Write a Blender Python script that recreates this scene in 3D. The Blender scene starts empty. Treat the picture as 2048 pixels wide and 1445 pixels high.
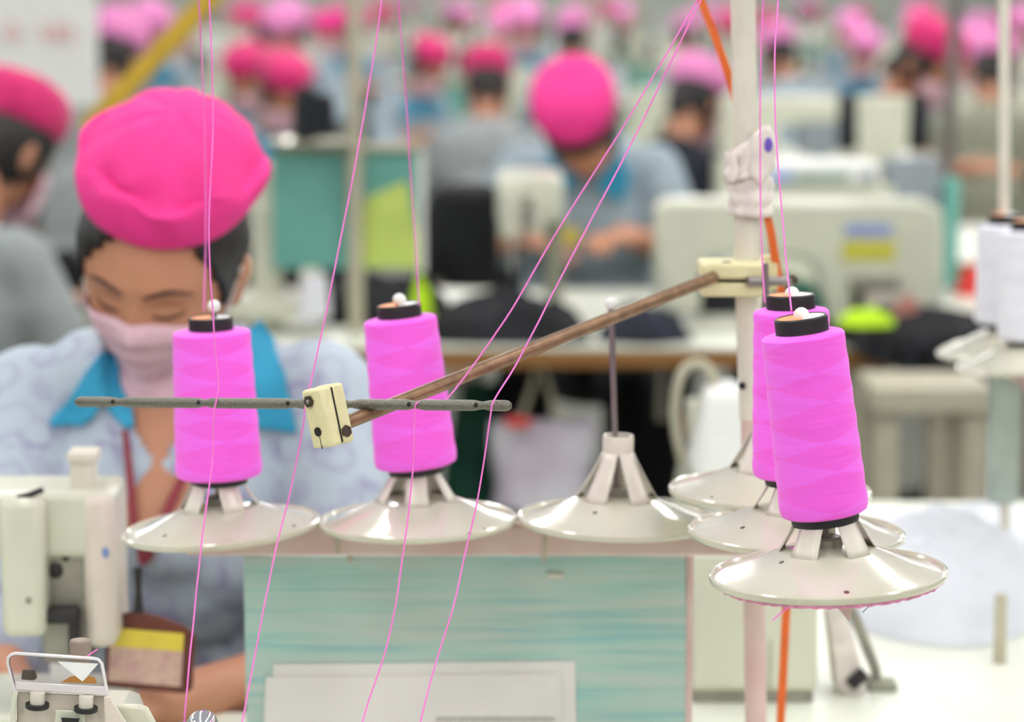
import bpy, bmesh, math, random
from math import radians, sin, cos, pi, exp
from mathutils import Vector, Matrix, noise
from mathutils.bvhtree import BVHTree
random.seed(11)
sc = bpy.context.scene
COL = sc.collection

# ------------------------------------------------------------------ camera, world, exposure
F, CX, CY = 5200.0, 1024.0, 722.5          # focal length in pixels of the 2048 x 1445 frame
CAM_H, PITCH = 1.46, radians(8.12)
cd = bpy.data.cameras.new('camera')
cam = bpy.data.objects.new('camera', cd)
COL.objects.link(cam)
cam.location = (0, 0, CAM_H)
cam.rotation_euler = (pi / 2 - PITCH, 0, 0)
cd.sensor_width = 36
cd.lens = F * 36 / 2048
cd.clip_start, cd.clip_end = 0.05, 200
cd.dof.use_dof = True
cd.dof.focus_distance = 1.88
cd.dof.aperture_fstop = 4.4
sc.camera = cam
w = bpy.data.worlds.new('hall_light')
sc.world = w
w.use_nodes = True
w.node_tree.nodes['Background'].inputs[0].default_value = (0.93, 0.97, 1.0, 1)
w.node_tree.nodes['Background'].inputs[1].default_value = 0.36
sc.view_settings.view_transform = 'Standard'
sc.view_settings.look = 'None'
sc.view_settings.exposure = 0.40
sc.view_settings.gamma = 1.0
sc.view_settings.use_curve_mapping = False
try:
    sc.cycles.use_denoising = True
    sc.cycles.max_bounces = 8
    sc.cycles.transparent_max_bounces = 12
    sc.cycles.caustics_reflective = False
    sc.cycles.caustics_refractive = False
    sc.cycles.sample_clamp_indirect = 4.0
except Exception:
    pass
TUBE_POWER = 12.2

def PY(px, py, Y):
    """the place on the upright plane at distance Y that shows at pixel (px, py)"""
    v = -(py - CY) / F
    d = Y / (cos(PITCH) + v * sin(PITCH))
    return Vector(((px - CX) / F * d, Y, CAM_H + d * (-sin(PITCH) + v * cos(PITCH))))

def MPP(Y):
    return Y / 0.985 / F                    # metres per pixel at distance Y

# ------------------------------------------------------------------ materials
def lin(c):
    out = []
    for x in c:
        x = x / 255.0
        out.append(x / 12.92 if x <= 0.04045 else ((x + 0.055) / 1.055) ** 2.4)
    return (*out, 1.0)

MATS = {}
def mat(name, rgb, rough=0.5, metal=0.0, vary=0.06, scale=30.0, bump=0.0, coat=0.0, rgb2=None, sheen=0.0, stretch=None):
    if name in MATS:
        return MATS[name]
    m = bpy.data.materials.new(name)
    m.use_nodes = True
    nt = m.node_tree
    b = nt.nodes['Principled BSDF']
    b.inputs['Roughness'].default_value = rough
    b.inputs['Metallic'].default_value = metal
    if coat:
        b.inputs['Coat Weight'].default_value = coat
        b.inputs['Coat Roughness'].default_value = 0.12
    if sheen:
        b.inputs['Sheen Weight'].default_value = sheen
    tc = nt.nodes.new('ShaderNodeTexCoord')
    src = tc.outputs['Object']
    if stretch:
        mp = nt.nodes.new('ShaderNodeMapping')
        mp.inputs['Scale'].default_value = stretch
        nt.links.new(src, mp.inputs[0])
        src = mp.outputs[0]
    nz = nt.nodes.new('ShaderNodeTexNoise')
    nz.inputs['Scale'].default_value = scale
    nz.inputs['Detail'].default_value = 4
    nt.links.new(src, nz.inputs['Vector'])
    rp = nt.nodes.new('ShaderNodeValToRGB')
    c = lin(rgb)
    c2 = lin(rgb2) if rgb2 else tuple(x * (1 - 2 * vary) for x in c[:3]) + (1,)
    rp.color_ramp.elements[0].position = 0.38
    rp.color_ramp.elements[1].position = 0.62
    rp.color_ramp.elements[0].color = c2
    rp.color_ramp.elements[1].color = c
    nt.links.new(nz.outputs['Fac'], rp.inputs['Fac'])
    nt.links.new(rp.outputs['Color'], b.inputs['Base Color'])
    if bump:
        bp = nt.nodes.new('ShaderNodeBump')
        bp.inputs['Strength'].default_value = bump
        bp.inputs['Distance'].default_value = 0.002
        nt.links.new(nz.outputs['Fac'], bp.inputs['Height'])
        nt.links.new(bp.outputs['Normal'], b.inputs['Normal'])
    MATS[name] = m
    return m

def node(nt, kind, op=None, a=None, b=None):
    n = nt.nodes.new(kind)
    if op:
        n.operation = op
    for i, x in enumerate((a, b)):
        if x is None:
            continue
        if isinstance(x, (int, float)):
            n.inputs[i].default_value = x
        else:
            nt.links.new(x, n.inputs[i])
    return n

def mth(nt, op, a=None, b=None):
    return node(nt, 'ShaderNodeMath', op, a, b).outputs[0]

def wound_mat(name, rgb, rgb2, turns=20.0):
    """cross wound thread: two families of helical bands and the fine lie of the strands"""
    m = bpy.data.materials.new(name)
    m.use_nodes = True
    nt = m.node_tree
    b = nt.nodes['Principled BSDF']
    b.inputs['Roughness'].default_value = 0.75
    b.inputs['Sheen Weight'].default_value = 0.15
    tc = nt.nodes.new('ShaderNodeTexCoord')
    sp = nt.nodes.new('ShaderNodeSeparateXYZ')
    nt.links.new(tc.outputs['Object'], sp.inputs[0])
    x, y, z = sp.outputs
    u = mth(nt, 'DIVIDE', mth(nt, 'ARCTAN2', y, x), 2 * pi)
    f1 = mth(nt, 'FRACT', mth(nt, 'ADD', mth(nt, 'MULTIPLY', z, turns), mth(nt, 'MULTIPLY', u, 1.0)))
    f2 = mth(nt, 'FRACT', mth(nt, 'SUBTRACT', mth(nt, 'MULTIPLY', z, turns), mth(nt, 'MULTIPLY', u, 1.0)))
    g1 = mth(nt, 'GREATER_THAN', f1, 0.62)
    g2 = mth(nt, 'GREATER_THAN', f2, 0.45)
    band = mth(nt, 'ABSOLUTE', mth(nt, 'SUBTRACT', g1, g2))
    f3 = mth(nt, 'FRACT', mth(nt, 'ADD', mth(nt, 'MULTIPLY', z, 900.0), mth(nt, 'MULTIPLY', u, 14.0)))
    f4 = mth(nt, 'FRACT', mth(nt, 'SUBTRACT', mth(nt, 'MULTIPLY', z, 900.0), mth(nt, 'MULTIPLY', u, 14.0)))
    sel = nt.nodes.new('ShaderNodeMix')
    nt.links.new(g1, sel.inputs[0]); nt.links.new(f3, sel.inputs[2]); nt.links.new(f4, sel.inputs[3])
    nz = nt.nodes.new('ShaderNodeTexNoise')
    nz.inputs['Scale'].default_value = 55
    nz.inputs['Detail'].default_value = 5
    mp = nt.nodes.new('ShaderNodeMapping')
    mp.inputs['Scale'].default_value = (0.6, 0.6, 9)
    nt.links.new(tc.outputs['Object'], mp.inputs[0]); nt.links.new(mp.outputs[0], nz.inputs['Vector'])
    fac = mth(nt, 'ADD', mth(nt, 'MULTIPLY', band, 0.34), mth(nt, 'MULTIPLY', mth(nt, 'SUBTRACT', nz.outputs['Fac'], 0.35), 0.9))
    mx = nt.nodes.new('ShaderNodeMix')
    mx.data_type = 'RGBA'
    nt.links.new(fac, mx.inputs[0])
    mx.inputs[6].default_value = lin(rgb)
    mx.inputs[7].default_value = lin(rgb2)
    nt.links.new(mx.outputs[2], b.inputs['Base Color'])
    bp = nt.nodes.new('ShaderNodeBump')
    bp.inputs['Strength'].default_value = 0.25
    bp.inputs['Distance'].default_value = 0.0006
    nt.links.new(sel.outputs[0], bp.inputs['Height'])
    nt.links.new(bp.outputs['Normal'], b.inputs['Normal'])
    return m

def speckled_mat(name, rgb):
    """glossy enamel with dust, rust specks and a few scratches"""
    m = bpy.data.materials.new(name)
    m.use_nodes = True
    nt = m.node_tree
    b = nt.nodes['Principled BSDF']
    b.inputs['Roughness'].default_value = 0.16
    b.inputs['Coat Weight'].default_value = 0.7
    b.inputs['Coat Roughness'].default_value = 0.06
    tc = nt.nodes.new('ShaderNodeTexCoord')
    vo = nt.nodes.new('ShaderNodeTexVoronoi')
    vo.inputs['Scale'].default_value = 75
    nt.links.new(tc.outputs['Object'], vo.inputs['Vector'])
    sep = nt.nodes.new('ShaderNodeSeparateColor')
    nt.links.new(vo.outputs['Color'], sep.inputs[0])
    rare = mth(nt, 'GREATER_THAN', sep.outputs[0], 0.87)
    small = mth(nt, 'LESS_THAN', vo.outputs['Distance'], 0.16)
    spot = mth(nt, 'MULTIPLY', rare, small)
    nz = nt.nodes.new('ShaderNodeTexNoise')
    nz.inputs['Scale'].default_value = 14
    nz.inputs['Detail'].default_value = 5
    nt.links.new(tc.outputs['Object'], nz.inputs['Vector'])
    rp = nt.nodes.new('ShaderNodeValToRGB')
    c = lin(rgb)
    rp.color_ramp.elements[0].position = 0.3
    rp.color_ramp.elements[0].color = (c[0] * .86, c[1] * .82, c[2] * .76, 1)
    rp.color_ramp.elements[1].position = 0.55
    rp.color_ramp.elements[1].color = c
    nt.links.new(nz.outputs['Fac'], rp.inputs['Fac'])
    mx = nt.nodes.new('ShaderNodeMix')
    mx.data_type = 'RGBA'
    nt.links.new(spot, mx.inputs[0])
    nt.links.new(rp.outputs['Color'], mx.inputs[6])
    mx.inputs[7].default_value = lin((88, 66, 46))
    nt.links.new(mx.outputs[2], b.inputs['Base Color'])
    return m

def print_shirt_mat(name, rgb, rgb2):
    """pale blouse cloth printed with rings of lilac flowers"""
    m = bpy.data.materials.new(name)
    m.use_nodes = True
    nt = m.node_tree
    b = nt.nodes['Principled BSDF']
    b.inputs['Roughness'].default_value = 0.85
    tc = nt.nodes.new('ShaderNodeTexCoord')
    nz = nt.nodes.new('ShaderNodeTexNoise')
    nz.inputs['Scale'].default_value = 26
    nz.inputs['Detail'].default_value = 3
    nt.links.new(tc.outputs['Object'], nz.inputs['Vector'])
    vo = nt.nodes.new('ShaderNodeTexVoronoi')
    vo.inputs['Scale'].default_value = 24
    nt.links.new(tc.outputs['Object'], vo.inputs['Vector'])
    ring = mth(nt, 'SUBTRACT', 1.0, mth(nt, 'MULTIPLY', mth(nt, 'ABSOLUTE', mth(nt, 'SUBTRACT', vo.outputs['Distance'], 0.42)), 7.0))
    ring.node.use_clamp = True
    f = mth(nt, 'MULTIPLY', ring, nz.outputs['Fac'])
    f2 = mth(nt, 'ADD', f, mth(nt, 'MULTIPLY', mth(nt, 'GREATER_THAN', nz.outputs['Fac'], 0.57), 0.35))
    mx = nt.nodes.new('ShaderNodeMix')
    mx.data_type = 'RGBA'
    nt.links.new(f2, mx.inputs[0])
    mx.inputs[6].default_value = lin(rgb)
    mx.inputs[7].default_value = lin(rgb2)
    nt.links.new(mx.outputs[2], b.inputs['Base Color'])
    return m

def board_mat(name, rgb, rgb2):
    """worn teal sheet: long level streaks where the paint has rubbed off"""
    m = bpy.data.materials.new(name)
    m.use_nodes = True
    nt = m.node_tree
    b = nt.nodes['Principled BSDF']
    b.inputs['Roughness'].default_value = 0.45
    tc = nt.nodes.new('ShaderNodeTexCoord')
    def nzz(scale, st, det=5):
        mp = nt.nodes.new('ShaderNodeMapping')
        mp.inputs['Scale'].default_value = st
        nt.links.new(tc.outputs['Object'], mp.inputs[0])
        n = nt.nodes.new('ShaderNodeTexNoise')
        n.inputs['Scale'].default_value = scale
        n.inputs['Detail'].default_value = det
        nt.links.new(mp.outputs[0], n.inputs['Vector'])
        return n.outputs['Fac']
    s1 = nzz(9, (0.5, 1, 14))
    s2 = nzz(5, (1, 1, 2.5))
    rp = nt.nodes.new('ShaderNodeValToRGB')
    rp.color_ramp.elements[0].position = 0.36
    rp.color_ramp.elements[0].color = lin(rgb2)
    rp.color_ramp.elements[1].position = 0.6
    rp.color_ramp.elements[1].color = lin(rgb)
    e = rp.color_ramp.elements.new(0.47)
    e.color = lin((160, 196, 184))
    nt.links.new(s1, rp.inputs['Fac'])
    rp2 = nt.nodes.new('ShaderNodeValToRGB')
    rp2.color_ramp.elements[0].position = 0.35
    rp2.color_ramp.elements[0].color = lin((174, 184, 180))
    rp2.color_ramp.elements[1].position = 0.65
    rp2.color_ramp.elements[1].color = lin((160, 202, 196))
    nt.links.new(s2, rp2.inputs['Fac'])
    mx = nt.nodes.new('ShaderNodeMix')
    mx.data_type = 'RGBA'
    mx.inputs[0].default_value = 0.5
    nt.links.new(rp.outputs['Color'], mx.inputs[6])
    nt.links.new(rp2.outputs['Color'], mx.inputs[7])
    nt.links.new(mx.outputs[2], b.inputs['Base Color'])
    return m

def clear_mat(name):
    m = bpy.data.materials.new(name)
    m.use_nodes = True
    nt = m.node_tree
    out = nt.nodes['Material Output']
    tr = nt.nodes.new('ShaderNodeBsdfTransparent')
    tr.inputs[0].default_value = (0.93, 0.9, 0.92, 1)
    gl = nt.nodes.new('ShaderNodeBsdfGlossy')
    gl.inputs['Roughness'].default_value = 0.08
    fr = nt.nodes.new('ShaderNodeFresnel')
    fr.inputs[0].default_value = 1.5
    nz = nt.nodes.new('ShaderNodeTexNoise')
    nz.inputs['Scale'].default_value = 60
    fc = mth(nt, 'ADD', fr.outputs[0], mth(nt, 'MULTIPLY', nz.outputs['Fac'], 0.12))
    ms = nt.nodes.new('ShaderNodeMixShader')
    nt.links.new(fc, ms.inputs[0])
    nt.links.new(tr.outputs[0], ms.inputs[1])
    nt.links.new(gl.outputs[0], ms.inputs[2])
    nt.links.new(ms.outputs[0], out.inputs[0])
    return m

PINK = wound_mat('pink_thread', (255, 112, 252), (253, 78, 212))
PINK_STRAND = mat('pink_strand', (253, 128, 220), 0.7, vary=.05)
WHITE_WOUND = wound_mat('white_thread', (238, 238, 248), (222, 222, 236))
NAVY_WOUND = wound_mat('navy_thread', (24, 29, 38), (16, 20, 28))
ENAMEL = speckled_mat('cream_enamel', (205, 203, 185))
ENAMEL_P = mat('cream_enamel_strip', (220, 214, 200), 0.3, coat=.4, vary=.05, scale=40)
POLE = mat('grey_cream_paint', (224, 218, 204), 0.45, vary=.05, scale=25)
PINK_DUST = mat('dusty_pink_cream_paint', (214, 190, 184), 0.6, vary=.08, scale=14, rgb2=(205, 172, 168))
STEEL = mat('rough_steel', (126, 124, 114), 0.3, 0.75, vary=.16, scale=900, bump=.4)
SPIND = mat('spindle_steel', (150, 140, 140), 0.35, 0.8, vary=.1)
ROD = mat('tarnished_rod', (148, 116, 90), 0.4, 0.65, vary=.15, scale=90)
DARK = mat('dark_hole', (22, 20, 18), 0.7)
NUT = mat('dull_bolt', (92, 84, 74), 0.4, 0.8, vary=.15, scale=160)
CREAM_PL = mat('cream_plastic', (228, 219, 172), 0.5, vary=.05, scale=60)
BLACK_PL = mat('black_plastic', (34, 31, 33), 0.45, vary=.1)
WHITE_PL = mat('white_plastic', (240, 240, 238), 0.4, vary=.03)
ORANGE = mat('orange_strap', (232, 108, 34), 0.5, vary=.06)
LINEN = mat('white_rag', (236, 226, 220), 0.9, vary=.08, scale=50, bump=.4)
PURPLE = mat('purple_dot', (112, 84, 196), 0.6)
MACH = mat('machine_cream', (212, 213, 194), 0.35, coat=.3, vary=.04, scale=12)
MACH2 = mat('machine_pinkish', (222, 210, 198), 0.4, vary=.04, scale=12)
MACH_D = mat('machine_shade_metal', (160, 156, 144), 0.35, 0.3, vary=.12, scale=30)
TABLE = mat('white_laminate', (233, 236, 222), 0.35, vary=.03, scale=8)
EDGE = mat('brown_plywood_edge', (150, 104, 48), 0.6, vary=.12, scale=30, stretch=(1, 1, 12))
LEG = mat('beige_steel', (188, 182, 160), 0.45, vary=.06)
TEALB = mat('teal_sheet', (106, 172, 160), 0.4, vary=.06, scale=5)
BOARD = board_mat('worn_teal_sheet', (188, 198, 192), (112, 172, 180))
PAPER = mat('paper', (224, 220, 218), 0.9, vary=.02, scale=20)
LIME = mat('lime_paper', (196, 214, 112), 0.9, vary=.06, scale=12)
NEON = mat('neon_yellow_cloth', (190, 235, 20), 0.8, vary=.1)
HAT = mat('pink_cap_cloth', (246, 54, 150), 0.8, vary=.06, scale=25)
HAT2 = mat('magenta_cap_cloth', (226, 40, 120), 0.8, vary=.08, scale=25, sheen=.2)
HAT3 = mat('pale_pink_cap_cloth', (250, 150, 214), 0.8, vary=.06, scale=25)
HAIR = mat('black_hair', (30, 24, 26), 0.45, vary=.25, scale=60, stretch=(6, 6, 1))
SKIN = mat('skin', (197, 138, 108), 0.5, vary=.04, scale=20)
BROW = mat('brow_hair', (74, 46, 38), 0.7)
LIDS = mat('eye_line', (58, 34, 30), 0.6)
MASK = mat('pale_pink_mask', (230, 192, 206), 0.85, vary=.04, scale=40)
STRAP = mat('white_elastic', (232, 226, 226), 0.8)
SHIRT = print_shirt_mat('lilac_print_blouse', (182, 194, 207), (152, 148, 184))
SHIRT2 = mat('blue_grey_blouse', (164, 180, 190), 0.85, vary=.07, scale=14)
SHIRT3 = mat('grey_blouse', (160, 166, 168), 0.85, vary=.07, scale=14)
COLLAR = mat('turquoise_collar', (54, 164, 206), 0.8, vary=.04)
NAVY = mat('navy_cloth', (34, 38, 54), 0.9, vary=.25, scale=14, bump=.3)
BLACKC = mat('black_cloth', (28, 29, 35), 0.9, vary=.3, scale=11, bump=.3)
WHITEC = mat('white_cloth', (220, 223, 232), 0.9, vary=.06, scale=10, bump=.3)
GREYC = mat('grey_cloth', (150, 158, 166), 0.9, vary=.1, scale=10)
REDC = mat('red_cloth', (226, 64, 60), 0.8, vary=.1)
BLUEC = mat('blue_cloth', (34, 112, 176), 0.8, vary=.1)
GREENC = mat('dark_green_cloth', (30, 86, 70), 0.85, vary=.15)
LANYARD = mat('red_lanyard', (150, 56, 70), 0.8)
BADGE = mat('brown_badge_leather', (104, 50, 36), 0.6, vary=.12)
YELLOW = mat('yellow_card', (226, 204, 74), 0.6)
CARD = mat('card_print', (206, 176, 158), 0.7, vary=.1, scale=90, rgb2=(192, 152, 148))
YBEAM = mat('yellow_paint', (204, 166, 44), 0.5, vary=.06)
FLOOR = mat('floor_concrete', (120, 122, 112), 0.6, vary=.08, scale=2)
WALLM = mat('wall_paint', (206, 212, 204), 0.8, vary=.04, scale=1)
CHROME = mat('chrome', (230, 230, 232), 0.08, 1.0, vary=.01)
CLEAR = clear_mat('clear_shield')
CLEAR_RIM = mat('clear_rim', (225, 218, 220), 0.15, coat=.5, vary=.03)
RUST_OR = mat('orange_label', (214, 124, 66), 0.6, vary=.06)
OLIVE = mat('olive_grey', (150, 152, 132), 0.6, vary=.1)
LAMP = bpy.data.materials.new('fluorescent_tube')
LAMP.use_nodes = True
_b = LAMP.node_tree.nodes['Principled BSDF']
_b.inputs['Base Color'].default_value = (1, 1, 1, 1)
_b.inputs['Emission Color'].default_value = (1.0, 0.98, 0.93, 1)
_b.inputs['Emission Strength'].default_value = TUBE_POWER

# ------------------------------------------------------------------ mesh helpers
class MB:
    def __init__(self):
        self.v, self.f = [], []
    def add(self, vs, fs, M=None):
        k = len(self.v)
        self.v += [(M @ Vector(p)) if M is not None else Vector(p) for p in vs]
        self.f += [tuple(i + k for i in f) for f in fs]
        return self
    def box(self, c, s, M=None, R=None):
        vs = []
        for dx in (-.5, .5):
            for dy in (-.5, .5):
                for dz in (-.5, .5):
                    p = Vector((dx * s[0], dy * s[1], dz * s[2]))
                    if R is not None:
                        p = R @ p
                    vs.append(Vector(c) + p)
        return self.add(vs, [(0, 1, 3, 2), (4, 6, 7, 5), (0, 4, 5, 1), (2, 3, 7, 6), (0, 2, 6, 4), (1, 5, 7, 3)], M)
    def prism(self, poly, y0, y1, M=None):
        n = len(poly)
        vs = [(x, y0, z) for x, z in poly] + [(x, y1, z) for x, z in poly]
        fs = [tuple(range(n)), tuple(range(2 * n - 1, n - 1, -1))]
        fs += [(i, n + i, n + (i + 1) % n, (i + 1) % n) for i in range(n)]
        return self.add(vs, fs, M)
    def lathe(self, prof, n=48, M=None, closed=False):
        vs, fs, idx = [], [], []
        for r, z in prof:
            if r < 1e-6:
                idx.append([len(vs)]); vs.append((0, 0, z))
            else:
                idx.append([len(vs) + j for j in range(n)])
                vs += [(r * cos(2 * pi * j / n), r * sin(2 * pi * j / n), z) for j in range(n)]
        pairs = list(zip(idx, idx[1:] + ([idx[0]] if closed else [])))
        if not closed:
            pairs = pairs[:len(idx) - 1]
        for a, b in pairs:
            for j in range(n):
                k = (j + 1) % n
                if len(a) == 1 and len(b) == 1:
                    continue
                if len(a) == 1:
                    fs.append((a[0], b[k], b[j]))
                elif len(b) == 1:
                    fs.append((a[j], a[k], b[0]))
                else:
                    fs.append((a[j], a[k], b[k], b[j]))
        return self.add(vs, fs, M)
    def tube(self, pts, r, n=12, M=None, flat=1.0, cap=True):
        pts = [Vector(p) for p in pts]
        m = len(pts)
        rs = r if isinstance(r, (list, tuple)) else [r] * m
        vs, fs = [], []
        up = Vector((0.137, 0.21, 0.97))
        t0 = (pts[1] - pts[0]).normalized()
        if abs(t0.dot(up)) > 0.9:
            up = Vector((0.95, 0.2, 0.1))
        a = (up - t0 * up.dot(t0)).normalized()
        for i, p in enumerate(pts):
            t = (pts[min(i + 1, m - 1)] - pts[max(i - 1, 0)]).normalized()
            a = (a - t * a.dot(t)).normalized()
            b = t.cross(a)
            vs += [p + a * (rs[i] * cos(2 * pi * j / n)) + b * (rs[i] * flat * sin(2 * pi * j / n)) for j in range(n)]
        for i in range(m - 1):
            fs += [(i * n + j, i * n + (j + 1) % n, (i + 1) * n + (j + 1) % n, (i + 1) * n + j) for j in range(n)]
        if cap:
            fs += [tuple(range(n - 1, -1, -1)), tuple(range((m - 1) * n, m * n))]
        return self.add(vs, fs, M)
    def ell(self, c, r, n=20, M=None, R=None):
        vs, fs = [], []
        h = max(6, n // 2)
        for i in range(h + 1):
            th = pi * i / h
            for j in range(n):
                ph = 2 * pi * j / n
                p = Vector((r[0] * sin(th) * cos(ph), r[1] * sin(th) * sin(ph), r[2] * cos(th)))
                if R is not None:
                    p = R @ p
                vs.append(Vector(c) + p)
                if i in (0, h):
                    break
        def ix(i, j):
            return 0 if i == 0 else (1 + (h - 1) * n if i == h else 1 + (i - 1) * n + j % n)
        for i in range(h):
            for j in range(n):
                q = [ix(i, j), ix(i + 1, j), ix(i + 1, j + 1), ix(i, j + 1)]
                q = list(dict.fromkeys(q))
                if len(q) > 2:
                    fs.append(tuple(q))
        return self.add(vs, fs, M)
    def capsule(self, p0, p1, r0, r1, n=16, M=None):
        p0, p1 = Vector(p0), Vector(p1)
        ax = p1 - p0
        L = ax.length
        R = ax.to_track_quat('Z', 'Y').to_matrix()
        prof = [(r0 * sin(a), -r0 * cos(a)) for a in [pi / 2 * i / 4 for i in range(5)]]
        prof += [(r1 * cos(a), L + r1 * sin(a)) for a in [pi / 2 * i / 4 for i in range(5)]]
        T = Matrix.Translation(p0) @ R.to_4x4()
        return self.lathe(prof, n, T if M is None else M @ T)
    def grid(self, rows, M=None, wrap=False):
        m, n = len(rows), len(rows[0])
        vs = [p for r in rows for p in r]
        fs = []
        for i in range(m - 1):
            for j in range(n if wrap else n - 1):
                k = (j + 1) % n
                fs.append((i * n + j, i * n + k, (i + 1) * n + k, (i + 1) * n + j))
        return self.add(vs, fs, M)
    def build(self, name, material, parent=None, smooth=True, bevel=0.0, solid=0.0, sub=0, angle=38):
        vs = self.v
        if parent is not None:
            inv = root_matrix(parent).inverted()
            vs = [inv @ p for p in vs]
        me = bpy.data.meshes.new(name)
        me.from_pydata([tuple(p) for p in vs], [], self.f)
        bm = bmesh.new()
        bm.from_mesh(me)
        if solid:
            pass
        bmesh.ops.recalc_face_normals(bm, faces=bm.faces)
        bm.to_mesh(me)
        bm.free()
        o = bpy.data.objects.new(name, me)
        COL.objects.link(o)
        if parent is not None:
            o.parent = parent
        me.materials.append(material)
        if smooth:
            me.polygons.foreach_set('use_smooth', [True] * len(me.polygons))
            try:
                me.set_sharp_from_angle(angle=radians(angle))
            except Exception:
                pass
        if bevel:
            md = o.modifiers.new('round', 'BEVEL')
            md.width = bevel; md.segments = 2; md.limit_method = 'ANGLE'; md.angle_limit = radians(40)
        if solid:
            md = o.modifiers.new('thick', 'SOLIDIFY')
            md.thickness = solid; md.offset = 1.0
        if sub:
            md = o.modifiers.new('soft', 'SUBSURF')
            md.levels = sub; md.render_levels = sub
        return o

def root_matrix(o):
    while o.parent is not None:
        o = o.parent
    return Matrix.LocRotScale(o.location, o.rotation_euler, o.scale)

def tag(o, label=None, cat=None, group=None, kind=None):
    if label: o['label'] = label
    if cat: o['category'] = cat
    if group: o['group'] = group
    if kind: o['kind'] = kind
    return o

def thing(name, label, cat, loc=(0, 0, 0), rot=(0, 0, 0), group=None):
    o = bpy.data.objects.new(name, None)
    o.empty_display_size = 0.05
    COL.objects.link(o)
    o.location = loc
    o.rotation_euler = rot
    return tag(o, label, cat, group)

def kids(o):
    return [c for c in bpy.data.objects if c.parent == o]

def copy_tree(o, label=None, group=None, parent=None, swap=None):
    c = o.copy()
    COL.objects.link(c)
    c.parent = parent
    if label: c['label'] = label
    if group: c['group'] = group
    if swap and c.type == 'MESH':
        for i, s in enumerate(c.material_slots):
            if s.material.name in swap:
                new_m = MATS[swap[s.material.name]]
                s.link = 'OBJECT'
                s.material = new_m
    for ch in (CH[o.name] if o.name in CH else kids(o)):
        copy_tree(ch, parent=c, swap=swap)
    return c
CH = {}
def remember(o):
    """note the parts of a source thing once, so that copying stays quick"""
    CH[o.name] = kids(o)
    for c in CH[o.name]:
        remember(c)
    return o

def fuse(mb, voxel, smooth=4, factor=0.5):
    """one continuous surface out of overlapping closed shapes"""
    me = bpy.data.meshes.new('tmp')
    me.from_pydata([tuple(p) for p in mb.v], [], mb.f)
    bm = bmesh.new(); bm.from_mesh(me)
    bmesh.ops.recalc_face_normals(bm, faces=bm.faces)
    bm.to_mesh(me); bm.free()
    o = bpy.data.objects.new('tmp', me)
    COL.objects.link(o)
    md = o.modifiers.new('r', 'REMESH')
    md.mode = 'VOXEL'; md.voxel_size = voxel; md.use_smooth_shade = True
    if smooth:
        ms = o.modifiers.new('s', 'SMOOTH')
        ms.factor = factor; ms.iterations = smooth
    dg = bpy.context.evaluated_depsgraph_get()
    ev = o.evaluated_get(dg)
    m2 = ev.to_mesh()
    out = MB()
    out.v = [v.co.copy() for v in m2.vertices]
    out.f = [tuple(p.vertices) for p in m2.polygons]
    ev.to_mesh_clear()
    bpy.data.objects.remove(o)
    bpy.data.meshes.remove(me)
    return out

def bvh(mb):
    return BVHTree.FromPolygons([tuple(p) for p in mb.v], mb.f)

def nz3(p, s, seed=0.0):
    return noise.noise(Vector(p) * s + Vector((seed * 7.3, seed * 3.1, seed * 1.7)))

def pile(name, label, cat, c, rx, ry, h, m, seed=0, n=40, group=None, droop=0.0, folds=1.0):
    """soft heap of cloth: folded height field over an oval footprint, closed underneath"""
    root = None
    mb = MB()
    rows = []
    for i in range(n + 1):
        t = i / n
        row = []
        for j in range(56):
            a = 2 * pi * j / 56
            wob = 1 + 0.16 * folds * noise.noise(Vector((cos(a) * 1.6, sin(a) * 1.6, seed * 2.7)))
            x, y = rx * t * wob * cos(a), ry * t * wob * sin(a)
            p = Vector((x / max(rx, .01), y / max(ry, .01), seed * 1.3))
            z = h * (1 - t ** 3.2) * (0.78 + folds * (0.32 * noise.noise(p * 1.7) + 0.16 * abs(noise.noise(p * 4.1))))
            row.append(Vector((c[0] + x, c[1] + y, c[2] + max(z, 0.0) + 0.001)))
        rows.append(row)
    rows.append([Vector((p.x, p.y, c[2] + 0.0005)) for p in rows[-1]])
    mb.grid(rows, wrap=True)
    k = len(mb.v) - 56
    mb.f.append(tuple(range(k + 55, k - 1, -1)))
    o = mb.build(name, m, None, angle=70)
    return tag(o, label, cat, group)

def RM(rx=0, ry=0, rz=0):
    return Matrix.Rotation(radians(rz), 4, 'Z') @ Matrix.Rotation(radians(ry), 4, 'Y') @ Matrix.Rotation(radians(rx), 4, 'X')

def spline(pts, k=8):
    """smooth run through the points (Catmull-Rom)"""
    P = [Vector(p) for p in pts]
    P = [P[0] * 2 - P[1]] + P + [P[-1] * 2 - P[-2]]
    out = []
    for i in range(1, len(P) - 2):
        for j in range(k):
            t = j / k
            a, b, c, d = P[i - 1], P[i], P[i + 1], P[i + 2]
            out.append(0.5 * ((2 * b) + (c - a) * t + (2 * a - 5 * b + 4 * c - d) * t * t + (3 * b - a - 3 * c + d) * t ** 3))
    out.append(P[-2])
    return out

# ------------------------------------------------------------------ the hall
def struct(name, mb, m):
    o = mb.build(name, m, None)
    o['kind'] = 'structure'
    return o
struct('floor', MB().box((0, 13, -0.05), (24, 48, 0.1)), FLOOR)
struct('wall_back', MB().box((0, 37.1, 1.6), (24, 0.2, 3.2)), WALLM)
struct('wall_left', MB().box((-12.1, 13, 1.6), (0.2, 48, 3.2)), WALLM)
struct('wall_right', MB().box((12.1, 13, 1.6), (0.2, 48, 3.2)), WALLM)

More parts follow.
